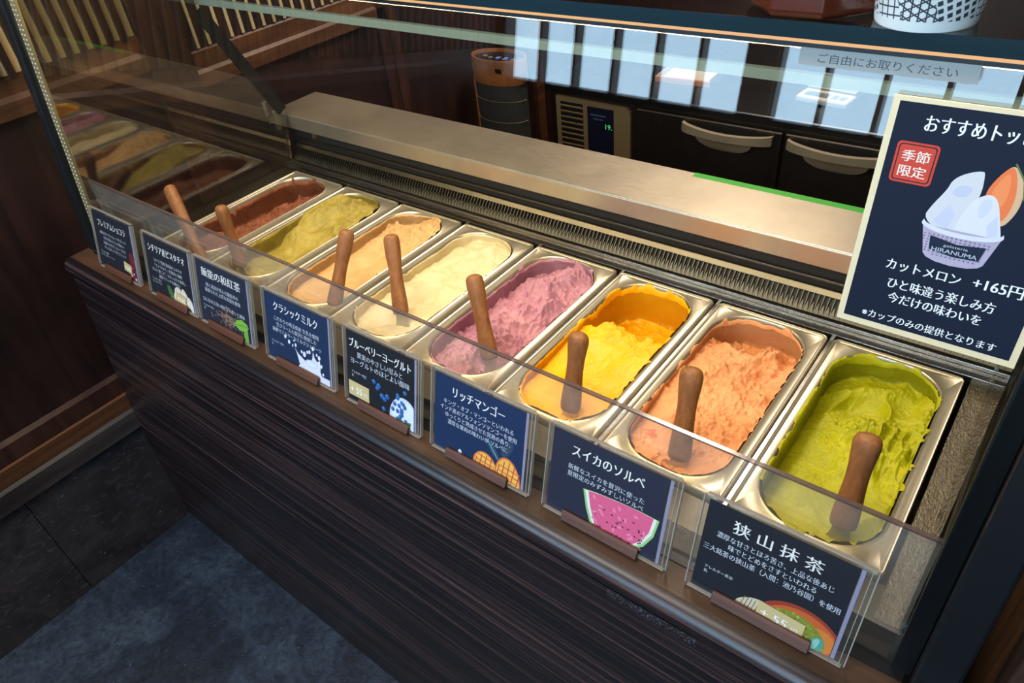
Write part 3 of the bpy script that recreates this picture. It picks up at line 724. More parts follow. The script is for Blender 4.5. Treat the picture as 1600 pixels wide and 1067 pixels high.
CARDS = [  # left x, width, navy, title(size), lines, allergy, label
    dict(x=-0.012, w=0.153, c=(22, 24, 36), t='プレミアムショコラ', ts=0.0150, tw=0.098, ty=0.77, b=['3種のビターチョコレートをブレンド', 'コクの深みとキレの味わい', '力強いカカオとフローラルな', 'チョコチップをブレンド'], bw=[0.094, 0.074, 0.080, 0.078], by=0.625, bs=0.0070, bp=0.088, al=['アレルギー表示', '乳・卵・大豆・アーモンド'],
         lab='black chocolate flavour card at the left end, with a red picture and price tag'),
    dict(x=0.171, w=0.153, c=(22, 24, 36), t='シチリア産ピスタチオ', ts=0.0150, tw=0.112, ty=0.77, b=['シチリア島産 最高級ピスタチオ', '「エメラルド」を贅沢に使用', 'さらに"皮ごと"、もたっぷりと使用し', '濃厚でリッチな味わい'], bw=[0.088, 0.084, 0.104, 0.066], by=0.60, bs=0.0070, bp=0.088, al=['アレルギー表示', '乳・ピスタチオ'],
         lab='black pistachio flavour card with pale nuts and a leaf printed on it'),
    dict(x=0.329, w=0.153, c=(30, 34, 56), t='飯能の和紅茶', ts=0.0165, tw=0.104, ty=0.78, b=['緑と清流が育んだ飯能市の', '厳選された上質な茶葉を使用', '', '口に広がる深い和紅茶の香りと風味'], bw=[0.086, 0.094, 0, 0.112], by=0.62, bs=0.0076, bp=0.088, al=['アレルギー表示', '乳'],
         lab='dark navy tea flavour card with brown tea leaves and a green sprout'),
    dict(x=0.508, w=0.160, c=(18, 42, 78), t='クラシックミルク', ts=0.0160, tw=0.098, ty=0.78, b=['こだわりの埼玉県産 生乳を使用', '生クリームも贅沢に使用した', '新鮮でミルキーなミルクジェラート'], bw=[0.100, 0.090, 0.110], by=0.625, bs=0.0076, bp=0.088, al=['アレルギー表示', '乳'],
         lab='blue milk flavour card with a white milk splash'),
    dict(x=0.687, w=0.145, c=(19, 20, 28), t='ブルーベリーヨーグルト', ts=0.0150, tw=0.114, ty=0.79, b=['果実のやさしい甘みと', 'ヨーグルトのほどよい酸味'], bw=[0.084, 0.110], by=0.665, bs=0.0098, bp=0.105, al=['アレルギー表示', '乳'], aly=0.42,
         lab='black blueberry yogurt flavour card with blue berries and a 55 yen tag'),
    dict(x=0.848, w=0.156, c=(17, 42, 82), t='リッチマンゴー', ts=0.0155, tw=0.078, ty=0.775, b=['キング・オブ・マンゴーといわれる', 'インド産のアルフォンソマンゴーを使用', 'ゆっくりと熟成させた完熟の香り、', '濃厚な果肉の味わいが ソルベに'], bw=[0.106, 0.116, 0.100, 0.092], by=0.645, bs=0.0076, bp=0.085, al=[],
         lab='blue mango flavour card with cut mango halves and dark leaves'),
    dict(x=1.022, w=0.157, c=(36, 37, 58), t='スイカのソルベ', ts=0.0155, tw=0.086, ty=0.775, b=['新鮮なスイカを贅沢に使った', '夏限定のみずみずしいソルベ'], bw=[0.092, 0.092], by=0.60, bs=0.0076, bp=0.085, al=[],
         lab='slate-navy watermelon sorbet card with a pink melon slice'),
    dict(x=1.200, w=0.156, c=(22, 24, 34), t='狭 山 抹 茶', ts=0.0160, tw=0.082, ty=0.775, b=['濃厚な甘さとほろ苦さ、上品な後あじ', '味でとどめをさすといわれる', '三大銘茶の狭山茶（入間：池乃谷園）を使用'], bw=[0.108, 0.082, 0.128], by=0.655, bs=0.0076, bp=0.090, al=['アレルギー表示', '乳'],
         lab='black matcha flavour card nearest the viewer with a bowl of green powder'),
]
def price(parent, x, y, w, h, rot, txt, yen):
    o = MB(); o.box((-w / 2, -h / 2, 0), (w / 2, h / 2, 0.0003))
    p = o.obj('price_tag', tag_mat, parent); p.location = (x, y, 0.0026); p.rotation_euler = (0, 0, rot)
    t = MB(); add_text(t, txt, -w * 0.40 if yen else 0, -h * 0.25, h * 0.62, 0.0005, 'L' if yen else 'C', 0.05, 0.0, width=w * (0.56 if yen else 0.74))
    if yen: add_text(t, '円', w * 0.26, -h * 0.25, h * 0.34, 0.0005, 'L', 0.03)
    t.obj('price_lettering', ink_white, p)

def picture(i, box):
    x0, y0, x1, y1 = box; A = Art(box, 0.0017); rnd = random.Random(20 + i)
    if i == 0:
        A.poly([(x1 - 0.026, y0), (x1 - 0.016, y0 + 0.050), (x1 - 0.006, y0 + 0.056), (x1, y0 + 0.045), (x1, y0)], (110, 24, 36))
        for k in range(13): A.poly(ell(x1 - rnd.uniform(0.002, 0.017), y0 + rnd.uniform(0.004, 0.048), rnd.uniform(0.0015, 0.0035), rnd.uniform(0.001, 0.0028), rnd.random() * 3, 9), rnd.choice([(232, 214, 214), (170, 44, 56), (64, 14, 22)]))
    elif i == 1:
        A.poly(ell(x0 + 0.066, y0 + 0.017, 0.015, 0.007, 2.2), (62, 104, 44)); A.poly(ell(x0 + 0.070, y0 + 0.006, 0.012, 0.006, 0.3), (80, 126, 54))
        for cx, cy, rx, ry, r in ((0.090, 0.024, 0.012, 0.010, 0.4), (0.083, 0.010, 0.009, 0.013, 0.1), (0.112, 0.020, 0.008, 0.017, 0.5), (0.126, 0.012, 0.007, 0.014, 0.5), (0.104, 0.006, 0.014, 0.010, 0)):
            A.poly(ell(x0 + cx, y0 + cy, rx, ry, r), (226, 210, 192)); A.poly(ell(x0 + cx + 0.002, y0 + cy, rx * 0.55, ry * 0.85, r), (196, 160, 158)); A.poly(ell(x0 + cx + 0.001, y0 + cy, rx * 0.35, ry * 0.7, r), (236, 224, 208))
        A.poly(ell(x0 + 0.083, y0 + 0.007, 0.005, 0.010, 0.1), (190, 196, 110))
    elif i == 2:
        for k in range(120):
            cx, cy = x0 + 0.080 + rnd.gauss(0, 0.017), y0 + 0.024 + rnd.gauss(0, 0.0085); a = rnd.uniform(0, 3.14); l = rnd.uniform(0.004, 0.010)
            A.stroke([(cx - l * math.cos(a), cy - l * math.sin(a) * .6), (cx, cy + rnd.uniform(-.002, .002)), (cx + l * math.cos(a), cy + l * math.sin(a) * .6)], 0.0012, rnd.choice([(96, 68, 56), (140, 104, 82), (62, 44, 42), (160, 130, 112)]))
        A.poly([(x1 - 0.016, y0), (x1 - 0.015, y0 + 0.022), (x1 - 0.004, y0 + 0.022), (x1 - 0.004, y0)], (112, 158, 52))
        A.poly([(x1 - 0.040, y0 + 0.022), (x1 - 0.032, y0 + 0.031), (x1 - 0.018, y0 + 0.036), (x1 - 0.005, y0 + 0.032), (x1 - 0.001, y0 + 0.026), (x1 - 0.010, y0 + 0.018), (x1 - 0.026, y0 + 0.015)], (122, 172, 58))
        A.stroke([(x1 - 0.038, y0 + 0.022), (x1 - 0.018, y0 + 0.026), (x1 - 0.002, y0 + 0.027)], 0.0010, (66, 116, 36))
    elif i == 3:
        bl = [(0.070, 0.0), (0.074, 0.012), (0.068, 0.030), (0.064, 0.036), (0.072, 0.028), (0.082, 0.024), (0.092, 0.020), (0.100, 0.024), (0.104, 0.033), (0.106, 0.043), (0.109, 0.034), (0.114, 0.030), (0.120, 0.034), (0.121, 0.024), (0.120, 0.016), (0.123, 0.010), (0.14, 0.010), (0.14, 0.0)]
        A.poly([(x0 + p[0], y0 + p[1]) for p in bl], (220, 216, 226)); A.poly(ell(x0 + 0.101, y0 + 0.022, 0.014, 0.006, 0.1), (190, 194, 222)); A.poly(ell(x0 + 0.101, y0 + 0.0215, 0.012, 0.0045, 0.1), (222, 224, 240))
        for cx, cy, r in ((0.052, 0.040, 0.0026), (0.060, 0.037, 0.0015), (0.067, 0.040, 0.0022), (0.064, 0.046, 0.0013), (0.080, 0.034, 0.002), (0.086, 0.032, 0.0034), (0.093, 0.038, 0.002), (0.098, 0.040, 0.0024), (0.106, 0.048, 0.0026), (0.114, 0.041, 0.0018), (0.119, 0.038, 0.0028), (0.123, 0.026, 0.0022), (0.072, 0.008, 0.0012), (0.044, 0.046, 0.0024), (0.126, 0.014, 0.002)):
            A.poly(ell(x0 + cx, y0 + cy, r, r * 1.35, -0.2, 12), (220, 222, 240))
    elif i == 4:
        A.poly(ell(x1 - 0.018, y0 + 0.010, 0.026, 0.033, -0.1, 40), (206, 208, 228)); A.poly(ell(x1 - 0.017, y0 + 0.009, 0.0235, 0.030, -0.1, 40), (222, 224, 240))
        def berry(cx, cy, r):
            A.poly(ell(cx, cy, r, r, 0, 16), (34, 84, 148)); A.poly(ell(cx - r * .2, cy + r * .25, r * .6, r * .5, 0.4, 12), (66, 128, 190)); A.poly(ell(cx + r * .1, cy + r * .2, r * .25, r * .22, 0, 8), (18, 40, 84))
        for q in range(22): berry(x1 - 0.024 + rnd.gauss(0, 0.0055), y0 + 0.022 + rnd.gauss(0, 0.009), 0.0034)
        A.poly(ell(x1 - 0.022, y0 + 0.005, 0.009, 0.0035, -0.5), (44, 112, 58)); A.poly(ell(x1 - 0.010, y0 + 0.006, 0.007, 0.003, 0.7), (60, 134, 70)); A.poly(ell(x1 - 0.016, y0 + 0.002, 0.006, 0.0028, -0.2), (36, 96, 48))
        for cx, cy, r in ((0.052, 0.046, 0.0035), (0.061, 0.043, 0.004), (0.058, 0.038, 0.003), (0.067, 0.030, 0.0042), (0.077, 0.033, 0.004), (0.072, 0.027, 0.0036), (0.070, 0.012, 0.0035), (0.035, 0.044, 0.002)): berry(x0 + cx, y0 + cy, r)
    elif i == 5:
        A.poly(ell(x0 + 0.093, y0 + 0.036, 0.016, 0.0042, -0.9), (44, 74, 92)); A.poly(ell(x0 + 0.114, y0 + 0.046, 0.014, 0.0062, 1.1), (40, 62, 84)); A.stroke([(x0 + 0.084, y0 + 0.046), (x0 + 0.101, y0 + 0.026)], 0.0012, (120, 156, 166))
        for cx, cy, rx, ry, rot in ((0.083, 0.004, 0.019, 0.0225, 0.25), (0.117, 0.004, 0.019, 0.030, 0.12)):
            A.poly(ell(x0 + cx, y0 + cy, rx, ry, rot, 30), (214, 110, 50)); A.poly(ell(x0 + cx, y0 + cy, rx * .9, ry * .92, rot, 30), (242, 176, 72))
            for q in range(-2, 3):
                A.stroke([(x0 + cx + q * 0.0075 - 0.002, y0), (x0 + cx + q * 0.0075 + 0.002, y0 + cy + ry * math.sqrt(max(0, 1 - (q * 0.0075 / rx) ** 2)) * .85)], 0.0014, (188, 62, 60))
            for q in range(3):
                yy = y0 + 0.004 + q * 0.0075; hwid = rx * .8 * math.sqrt(max(0, 1 - ((yy - y0 - cy) / ry) ** 2)); A.stroke([(x0 + cx - hwid, yy + 0.001), (x0 + cx + hwid, yy - 0.001)], 0.0013, (198, 74, 58))
        A.poly(ell(x0 + 0.043, y0 + 0.008, 0.0028, 0.004), (216, 218, 230))
    elif i == 6:
        a = [(0.044, 0.046), (0.060, 0.049), (0.085, 0.0515), (0.110, 0.053), (0.134, 0.0525), (0.131, 0.030), (0.122, 0.012), (0.110, 0.0), (0.060, 0.0), (0.050, 0.024)]
        A.poly([(x0 + p[0], y0 + p[1]) for p in a], (150, 196, 120))
        c_ = (0.090, 0.030); A.poly([(x0 + c_[0] + (p[0] - c_[0]) * .94, y0 + c_[1] + (p[1] - c_[1]) * .93 + 0.001) for p in a], (232, 226, 214))
        A.poly([(x0 + c_[0] + (p[0] - c_[0]) * .86, y0 + c_[1] + (p[1] - c_[1]) * .88 + 0.002) for p in a], (222, 92, 130))
        for q in range(34): A.poly(ell(x0 + rnd.uniform(0.060, 0.120), y0 + rnd.uniform(0.006, 0.036), 0.0016, 0.0009, rnd.random() * 3, 8), (72, 24, 44))
        for q in range(22): A.poly(ell(x0 + rnd.uniform(0.058, 0.122), y0 + rnd.uniform(0.004, 0.046), 0.003, 0.0016, rnd.random() * 3, 8), (236, 126, 154))
    else:
        A.poly(ell(x0 + 0.064, y0 + 0.010, 0.020, 0.011, 0.35), (206, 190, 160))
        for q in range(9): A.stroke([(x0 + 0.050 + q * 0.0035, y0 + 0.002), (x0 + 0.053 + q * 0.0035, y0 + 0.019)], 0.0008, (110, 84, 60))
        A.poly(ell(x0 + 0.105, y0 + 0.006, 0.040, 0.032, 0.0, 44), (150, 52, 34)); A.poly(ell(x0 + 0.106, y0 + 0.004, 0.037, 0.030, 0, 44), (196, 92, 40)); A.poly(ell(x0 + 0.122, y0 + 0.010, 0.016, 0.014, 0.5, 20), (212, 120, 48))
        A.poly(ell(x0 + 0.100, y0 + 0.004, 0.030, 0.024, 0, 40), (128, 134, 40))
        for q in range(150):
            t = rnd.uniform(0, 6.28); r = math.sqrt(rnd.random()); A.poly(ell(x0 + 0.100 + 0.029 * r * math.cos(t), y0 + 0.004 + 0.023 * r * math.sin(t), 0.0017, 0.0013, rnd.random() * 3, 6), rnd.choice([(158, 164, 58), (110, 118, 30), (180, 184, 84), (134, 142, 44)]))
        A.poly(ell(x0 + 0.122, y0 + 0.004, 0.006, 0.012, -0.3), (78, 152, 134)); A.poly(ell(x0 + 0.121, y0 + 0.005, 0.003, 0.009, -0.3), (140, 192, 176))
    return A
PICN = ['cocoa_picture', 'pistachio_picture', 'tea_leaf_picture', 'milk_splash_picture', 'blueberry_picture', 'mango_picture', 'watermelon_picture', 'matcha_bowl_picture']
for i, c in enumerate(CARDS):
    w, hgt = c['w'], 0.1155
    root = thing('flavor_card', c['lab'], 'flavor card', (c['x'] + w / 2, -0.4600, 0.0012), (math.radians(90 - 15.0), 0, 0), 'flavour cards along the ledge')
    x0, x1 = -w / 2 + 0.006, w / 2 - 0.014
    y0, y1 = 0.004, hgt - 0.006
    m = MB(); m.box((x0, y0, 0.0010), (x1, y1, 0.0016)); pc = m.obj('printed_card', pbr('navy_card_%d' % i, srgb(*[int(q * 0.92) for q in c['c']]), 0.5, 0, 0.15), root)
    m = MB(); m.box((x1 + 0.0006, y0, 0.0008), (x1 + 0.0040, y1, 0.0012)); m.obj('paper_edge', gut_mat, root)
    m = MB(); cut = 0.003
    m.prism([(-w / 2 + cut, 0, -0.0012), (w / 2 - cut, 0, -0.0012), (w / 2, cut, -0.0012), (w / 2, hgt - cut, -0.0012), (w / 2 - cut, hgt, -0.0012), (-w / 2 + cut, hgt, -0.0012), (-w / 2, hgt - cut, -0.0012), (-w / 2, cut, -0.0012)], (0, 0, 0.0042))
    m.obj('acrylic_holder', acrylic, root)
    m = MB(); e = 0.0011
    for a_, b_ in (((-w / 2, cut, -0.0014), (-w / 2 + e, hgt - cut, 0.0032)), ((w / 2 - e, cut, -0.0014), (w / 2, hgt - cut, 0.0032)), ((-w / 2 + cut, hgt - e, -0.0014), (w / 2 - cut, hgt, 0.0032)), ((-w / 2 + cut, 0, -0.0014), (w / 2 - cut, e, 0.0032)), ((w / 2 - 0.0055, cut, 0.0012), (w / 2 - 0.0049, hgt - cut, 0.0032))): m.box(a_, b_)
    m.obj('holder_edge', acrylic_edge, root)
    H = y1 - y0; Wn = x1 - x0; xc = (x0 + x1) / 2
    m = MB(); add_text(m, c['t'], xc, y0 + H * c['ty'], c['ts'], 0.00175, 'C', 0.045, -0.008, width=c['tw'], res=3); m.obj('title_lettering', ink_white, pc)
    m = MB()
    for q, ln in enumerate(c['b']):
        if ln: add_text(m, ln, xc, y0 + H * (c['by'] - q * c['bp']), c['bs'], 0.00175, 'C', 0.030, -0.010, width=c['bw'][q])
    for q, ln in enumerate(c['al']):
        add_text(m, ln, x0 + Wn * 0.07, y0 + H * (c.get('aly', 0.265) - q * 0.055), 0.0042, 0.00175, 'L', 0.03, -0.005)
    m.obj('body_lettering', ink_soft, pc)
    picture(i, (x0, y0, x1, y1)).obj(PICN[i], pc)
    if i == 0: price(pc, x1 - 0.025, y0 + 0.022, 0.026, 0.017, -0.12, '+165', False)
    if i == 1: price(pc, x1 - 0.034, y0 + 0.015, 0.030, 0.018, -0.10, '+165', False)
    if i == 4: price(pc, x0 + 0.023, y0 + 0.020, 0.040, 0.022, 0.0, '+ 55', True)
    if i == 7: price(pc, x0 + 0.088, y0 + 0.012, 0.044, 0.020, -0.04, '+ 55', True)
    # small walnut foot with a slot the holder stands in
    m = MB(); fx0, fx1 = -w / 2 + 0.030, -w / 2 + 0.125
    m.prism([(fx0, 0.0, 0.0034), (fx0, 0.0005, 0.0090), (fx0, 0.0120, 0.0062), (fx0, 0.0125, 0.0034)], (fx1 - fx0, 0, 0)); m.obj('wooden_foot', stand_wood, root, bevel=0.0008)

# ------------------------------------------------------------------ poster and notice stuck on the front glass
LEAN = math.atan(0.12)
cream_paper = pbr('cream_poster_paper', srgb(226, 200, 156), 0.55)
navy_poster = pbr('navy_poster', srgb(25, 29, 44), 0.6, 0, 0.12)
zb = 0.322; PHt, PWd = 0.159, 0.1125
po = thing('topping_poster', 'navy topping poster with a cup of gelato and melon, stuck on the front glass', 'poster', (1.2705 + PWd / 2, GY(zb) - 0.0012, zb), (math.radians(90) - LEAN, 0, 0))
m = MB(); m.box((-PWd / 2, 0, 0), (PWd / 2, PHt, 0.0004)); bk = m.obj('poster_sheet', cream_paper, po)
m = MB(); m.box((-PWd / 2 + 0.0042, 0.0046, 0.0004), (PWd / 2 - 0.0042, PHt - 0.0030, 0.0006)); m.obj('printed_field', navy_poster, po)
bx = (-PWd / 2 + 0.0042, 0.0046, PWd / 2 - 0.0042, PHt - 0.003)
m = MB(); Zt = 0.0008
X = lambda f: -PWd / 2 + f * PWd
Y_ = lambda f: PHt * f
add_text(m, 'おすすめトッピング', X(0.19), Y_(0.885), 0.0112, Zt, 'L', 0.045, -0.006, width=0.0755, res=3)
tag(m.obj('headline_lettering', ink_white, po), 'white printed headline'); m = MB()
add_text(m, 'カットメロン', X(0.20), Y_(0.300), 0.0088, Zt, 'L', 0.045, -0.006, width=0.0445, res=3)
add_text(m, '+165円', X(0.66), Y_(0.305), 0.0098, Zt, 'L', 0.05, -0.004, width=0.0275, res=3)
tag(m.obj('price_lettering', ink_white, po), 'white printed topping name and price'); m = MB()
add_text(m, 'ひと味違う楽しみ方', X(0.52), Y_(0.216), 0.0085, Zt, 'C', 0.045, -0.006, width=0.0640, res=3)
add_text(m, '今だけの味わいを', X(0.51), Y_(0.150), 0.0085, Zt, 'C', 0.045, -0.006, width=0.0565, res=3)
add_text(m, '※カップのみの提供となります', X(0.51), Y_(0.052), 0.0068, Zt, 'C', 0.040, -0.006, width=0.0830, res=3)
tag(m.obj('note_lettering', ink_white, po), 'white printed note in three lines')
A = Art(bx, 0.0007)
def rr(cx, cy, hx, hy, r):
    return [(p[0], p[1]) for p in rrect(hx, hy, r, 0, cx, cy, 6)]
sx_, sy_ = X(0.190), Y_(0.752)
A.poly(rr(sx_, sy_, 0.0122, 0.0130, 0.0026), (196, 66, 48)); A.poly(rr(sx_, sy_, 0.0109, 0.0117, 0.0020), (40, 30, 40)); A.poly(rr(sx_, sy_, 0.0102, 0.0110, 0.0017), (200, 68, 50))
st = A.obj('seal_stamp_picture', po)
m = MB(); add_text(m, '季節', sx_, sy_ + 0.0014, 0.0078, 0.0008, 'C', 0.03, 0, width=0.0160, res=3); add_text(m, '限定', sx_, sy_ - 0.0082, 0.0078, 0.0008, 'C', 0.03, 0, width=0.0160, res=3); m.obj('seal_lettering', pbr('seal_print', srgb(236, 214, 196), 0.5), st)
A = Art(bx, 0.0007)
gx, gy = X(0.58), Y_(0.0)
KX = lambda a: X(0.515 + (a - 0.585) * 0.81)
KY = lambda v: Y_(0.370 + (v - 0.375) * 0.945)
def P(pts):
    q = [(KX(a), KY(b_)) for a, b_ in pts]
    if len(q) < 5: return q
    for _ in range(2):      # round the outline off
        q = [p for a, b_ in zip(q, q[1:] + q[:1]) for p in ((a[0] * .75 + b_[0] * .25, a[1] * .75 + b_[1] * .25), (a[0] * .25 + b_[0] * .75, a[1] * .25 + b_[1] * .75))]
    return q
A.poly(P([(0.64, 0.70), (0.70, 0.80), (0.76, 0.845), (0.83, 0.79), (0.865, 0.71), (0.85, 0.64), (0.80, 0.58), (0.72, 0.62)]), (214, 170, 130))
A.poly(P([(0.64, 0.70), (0.69, 0.79), (0.755, 0.842), (0.80, 0.78), (0.825, 0.70), (0.80, 0.60), (0.72, 0.62)]), (232, 116, 66)); A.poly(P([(0.67, 0.71), (0.72, 0.79), (0.75, 0.81), (0.78, 0.73), (0.76, 0.65)]), (240, 136, 80))
A.stroke(P([(0.758, 0.846), (0.835, 0.785), (0.868, 0.71)]), 0.0010, (96, 112, 60))
A.poly(P([(0.335, 0.56), (0.365, 0.62), (0.43, 0.70), (0.44, 0.74), (0.50, 0.775), (0.60, 0.80), (0.615, 0.78), (0.63, 0.70), (0.58, 0.52), (0.50, 0.50)]), (208, 200, 200))
A.poly(P([(0.53, 0.50), (0.56, 0.62), (0.60, 0.68), (0.68, 0.715), (0.74, 0.69), (0.79, 0.60), (0.83, 0.53), (0.80, 0.49)]), (216, 208, 208))
A.poly(P([(0.45, 0.69), (0.50, 0.73), (0.58, 0.725), (0.56, 0.685), (0.50, 0.672)]), (192, 188, 200)); A.poly(P([(0.63, 0.66), (0.68, 0.70), (0.72, 0.67), (0.70, 0.62), (0.66, 0.60)]), (202, 198, 210)); A.poly(P([(0.72, 0.58), (0.76, 0.63), (0.80, 0.55), (0.76, 0.50)]), (200, 196, 208)); A.poly(P([(0.40, 0.56), (0.47, 0.64), (0.52, 0.60), (0.50, 0.53)]), (196, 192, 205))
RW = lambda pts: [(KX(a), KY(b_)) for a, b_ in pts]
A.poly(RW([(0.348, 0.535), (0.400, 0.410), (0.425, 0.394), (0.49, 0.381), (0.59, 0.376), (0.69, 0.381), (0.755, 0.394), (0.780, 0.410), (0.832, 0.535)]), (176, 160, 176))
rnd = random.Random(9)
for q in range(16):
    for s_ in range(9):
        u_ = 0.37 + q * 0.0285; v_ = 0.396 + s_ * 0.0125
        lim = (v_ - 0.39) / 0.14
        if not (0.385 - 0.03 * lim < u_ < 0.725 + 0.075 * lim) or v_ < 0.40 + 0.5 * (u_ - 0.585) ** 2: continue
        A.poly([(KX(u_), KY(v_)), (KX(u_ + 0.015), KY(v_)), (KX(u_ + 0.0075), KY(v_ + 0.0075))], (104, 88, 112))
A.poly(RW([(0.59 + 0.252 * math.cos(t), 0.545 + 0.040 * math.sin(t)) for t in [math.pi + math.pi * q / 24 for q in range(25)]] + [(0.59 + 0.243 * math.cos(t), 0.560 + 0.034 * math.sin(t)) for t in [2 * math.pi - math.pi * q / 24 for q in range(25)]]), (214, 206, 218))
A.poly([(KX(a), KY(b_)) for a, b_ in [(0.415, 0.494), (0.430, 0.432), (0.590, 0.418), (0.745, 0.424), (0.765, 0.488), (0.59, 0.476)]], (30, 36, 52))
cp = A.obj('gelato_cup_picture', po)
m = MB(); add_text(m, 'gelateria', KX(0.59), KY(0.459), 0.0026, 0.0019, 'C', 0.02, 0, width=0.014); add_text(m, 'HIRANUMA', KX(0.59), KY(0.431), 0.0040, 0.0019, 'C', 0.04, 0, width=0.026); m.obj('cup_lettering', pbr('grey_print', srgb(176, 176, 186), 0.5), cp)

nz = 0.4905
no = thing('notice_strip', 'narrow grey paper strip with a printed line at the top of the front glass', 'notice', (1.2605, GY(nz) - 0.0012, nz), (math.radians(90) - LEAN, 0, 0))
m = MB(); m.box((-0.0515, 0, 0), (0.0515, 0.0108, 0.0004)); m.obj('paper_strip', pbr('grey_notice_paper', srgb(150, 148, 142), 0.6), no)
m = MB(); add_text(m, 'ご自由にお取りください', 0.0005, 0.0028, 0.0062, 0.0005, 'C', 0.012, 0, width=0.080, res=3); m.obj('notice_lettering', ink_black, no)

# green tape along the rear edge of the shelf
m = MB(); m.box((0.884, 0.173, 0.1000), (1.43, 0.187, 0.1004)); tag(m.obj('green_tape', pbr('green_tape', srgb(40, 160, 30), 0.5)), 'strip of bright green tape stuck along the steel rear shelf', 'tape')

# ------------------------------------------------------------------ things standing on the top glass
TZ = 0.519
cupt = thing('paper_cup', 'white paper cup with black geometric print on the top glass', 'paper cup', (1.274, -0.362, TZ))
def cup_mat():
    m = pbr('patterned_cup_paper', srgb(226, 222, 214), 0.5); h = N(m)
    tc = h.n('ShaderNodeTexCoord'); sp = h.n('ShaderNodeSeparateXYZ'); h.l(tc.outputs['Object'], sp.inputs[0])
    def mth(op, a_, b_=0.0):
        x = h.n('ShaderNodeMath', operation=op)
        for i_, q in enumerate((a_, b_)):
            if hasattr(q, 'is_linked'): h.l(q, x.inputs[i_])
            else: x.inputs[i_].default_value = q
        return x.outputs[0]
    ang = mth('MULTIPLY', mth('ARCTAN2', sp.outputs['Y'], sp.outputs['X']), 0.029)
    z = sp.outputs['Z']
    def lines(a, b_, pitch, wid):
        s = mth('FRACT', mth('DIVIDE', mth('ADD', mth('MULTIPLY', ang, a), mth('MULTIPLY', z, b_)), pitch))
        return mth('LESS_THAN', mth('ABSOLUTE', mth('SUBTRACT', s, 0.5)), wid)
    hexa = mth('MAXIMUM', mth('MAXIMUM', lines(1, 0, 0.0042, 0.10), lines(0.5, 0.866, 0.0042, 0.10)), lines(0.5, -0.866, 0.0042, 0.10))
    tri = mth('MULTIPLY', lines(1, 0.3, 0.0046, 0.30), lines(-0.4, 1, 0.0046, 0.30))
    grid = mth('MAXIMUM', lines(1, 0.06, 0.0046, 0.09), lines(-0.06, 1, 0.0046, 0.09))
    zone = mth('FRACT', mth('DIVIDE', mth('ADD', mth('ADD', ang, mth('MULTIPLY', z, 0.4)), 0.1102), 0.060))
    z1 = mth('LESS_THAN', zone, 0.33); z2 = mth('GREATER_THAN', zone, 0.72)
    mid = mth('MULTIPLY', mth('SUBTRACT', 1.0, z1), mth('SUBTRACT', 1.0, z2))
    fac = mth('ADD', mth('ADD', mth('MULTIPLY', z1, hexa), mth('MULTIPLY', mid, tri)), mth('MULTIPLY', z2, grid))
    fac = mth('MULTIPLY', fac, mth('GREATER_THAN', z, 0.006))
    h.base(h.mix(srgb(226, 222, 214), srgb(52, 56, 66), fac)); return m
m = MB(); m.lathe([(0.0270, 0.0), (0.0278, 0.0015), (0.0345, 0.055), (0.0360, 0.0565), (0.0345, 0.058), (0.0330, 0.0575), (0.0265, 0.004)], (0, 0), 48); m.obj('cup_body', cup_mat(), cupt, smooth=True)
jar = thing('amber_jar', 'faceted dark amber jar with a pale label on the top glass', 'jar', (1.205, -0.345, TZ))
amber = pbr('amber_jar', srgb(84, 34, 18), 0.14, 0, 0.6, coat=0.4)
m = MB(); r8 = lambda r, z: [(r * math.cos(math.radians(22.5 + 45 * q)), r * math.sin(math.radians(22.5 + 45 * q)), z) for q in range(8)]
m.loft([r8(0.040, 0.0), r8(0.044, 0.004), r8(0.044, 0.075), r8(0.036, 0.088), r8(0.030, 0.092)]); m.obj('jar_body', amber, jar, bevel=0.0015)
m = MB(); m.lathe([(0.032, 0.092), (0.032, 0.108), (0.030, 0.110)], (0, 0), 32); m.obj('lid', black_metal, jar, smooth=True)
m = MB(); fw = 0.044 * math.sin(math.radians(22.5)) * 0.92; m.box((-fw, -0.044 * math.cos(math.radians(22.5)) - 0.0012, 0.014), (fw, -0.044 * math.cos(math.radians(22.5)) - 0.0002, 0.064)); m.obj('paper_label', pbr('pale_label', srgb(172, 168, 172), 0.6), jar)

# ------------------------------------------------------------------ the work area behind
ap = thing('air_purifier', 'oval tower air purifier with a wood-grain top band and black mesh body', 'air purifier', (-0.13, 0.90, FZ))
m = MB(); m.lathe([(0.090, 0.0), (0.095, 0.01), (0.095, 0.80)], (0, 0), 48, 1.0, 0.58); pb_ = pbr('black_mesh_fabric', srgb(22, 22, 24), 0.7)
h = N(pb_); v_ = h.coord((1, 1, 1)); vo = h.n('ShaderNodeTexVoronoi'); vo.inputs['Scale'].default_value = 320; h.l(v_, vo.inputs['Vector']); h.base(h.ramp(vo.outputs['Distance'], [(0.2, srgb(10, 10, 11)), (0.6, srgb(44, 44, 46))])); bd = m.obj('mesh_body', pb_, ap, smooth=True)
m = MB(); m.lathe([(0.097, 0.795), (0.101, 0.80), (0.102, 0.868), (0.100, 0.873), (0.094, 0.873), (0.093, 0.862)], (0, 0), 48, 1.0, 0.58, cap0=False, cap1=False); m.obj('top_band', oak, ap, smooth=True)
m = MB(); m.lathe([(0.0935, 0.860), (0.0935, 0.863)], (0, 0), 48, 1.0, 0.58); m.obj('control_top', black_metal, ap)
m = MB()
for k in range(5): m.lathe([(0.009, 0.863), (0.009, 0.8645)], (-0.056 + k * 0.028, -0.006 if k % 2 else 0.002), 14, 1, 0.8)
m.obj('buttons', pbr('grey_buttons', srgb(120, 116, 110), 0.4), ap)
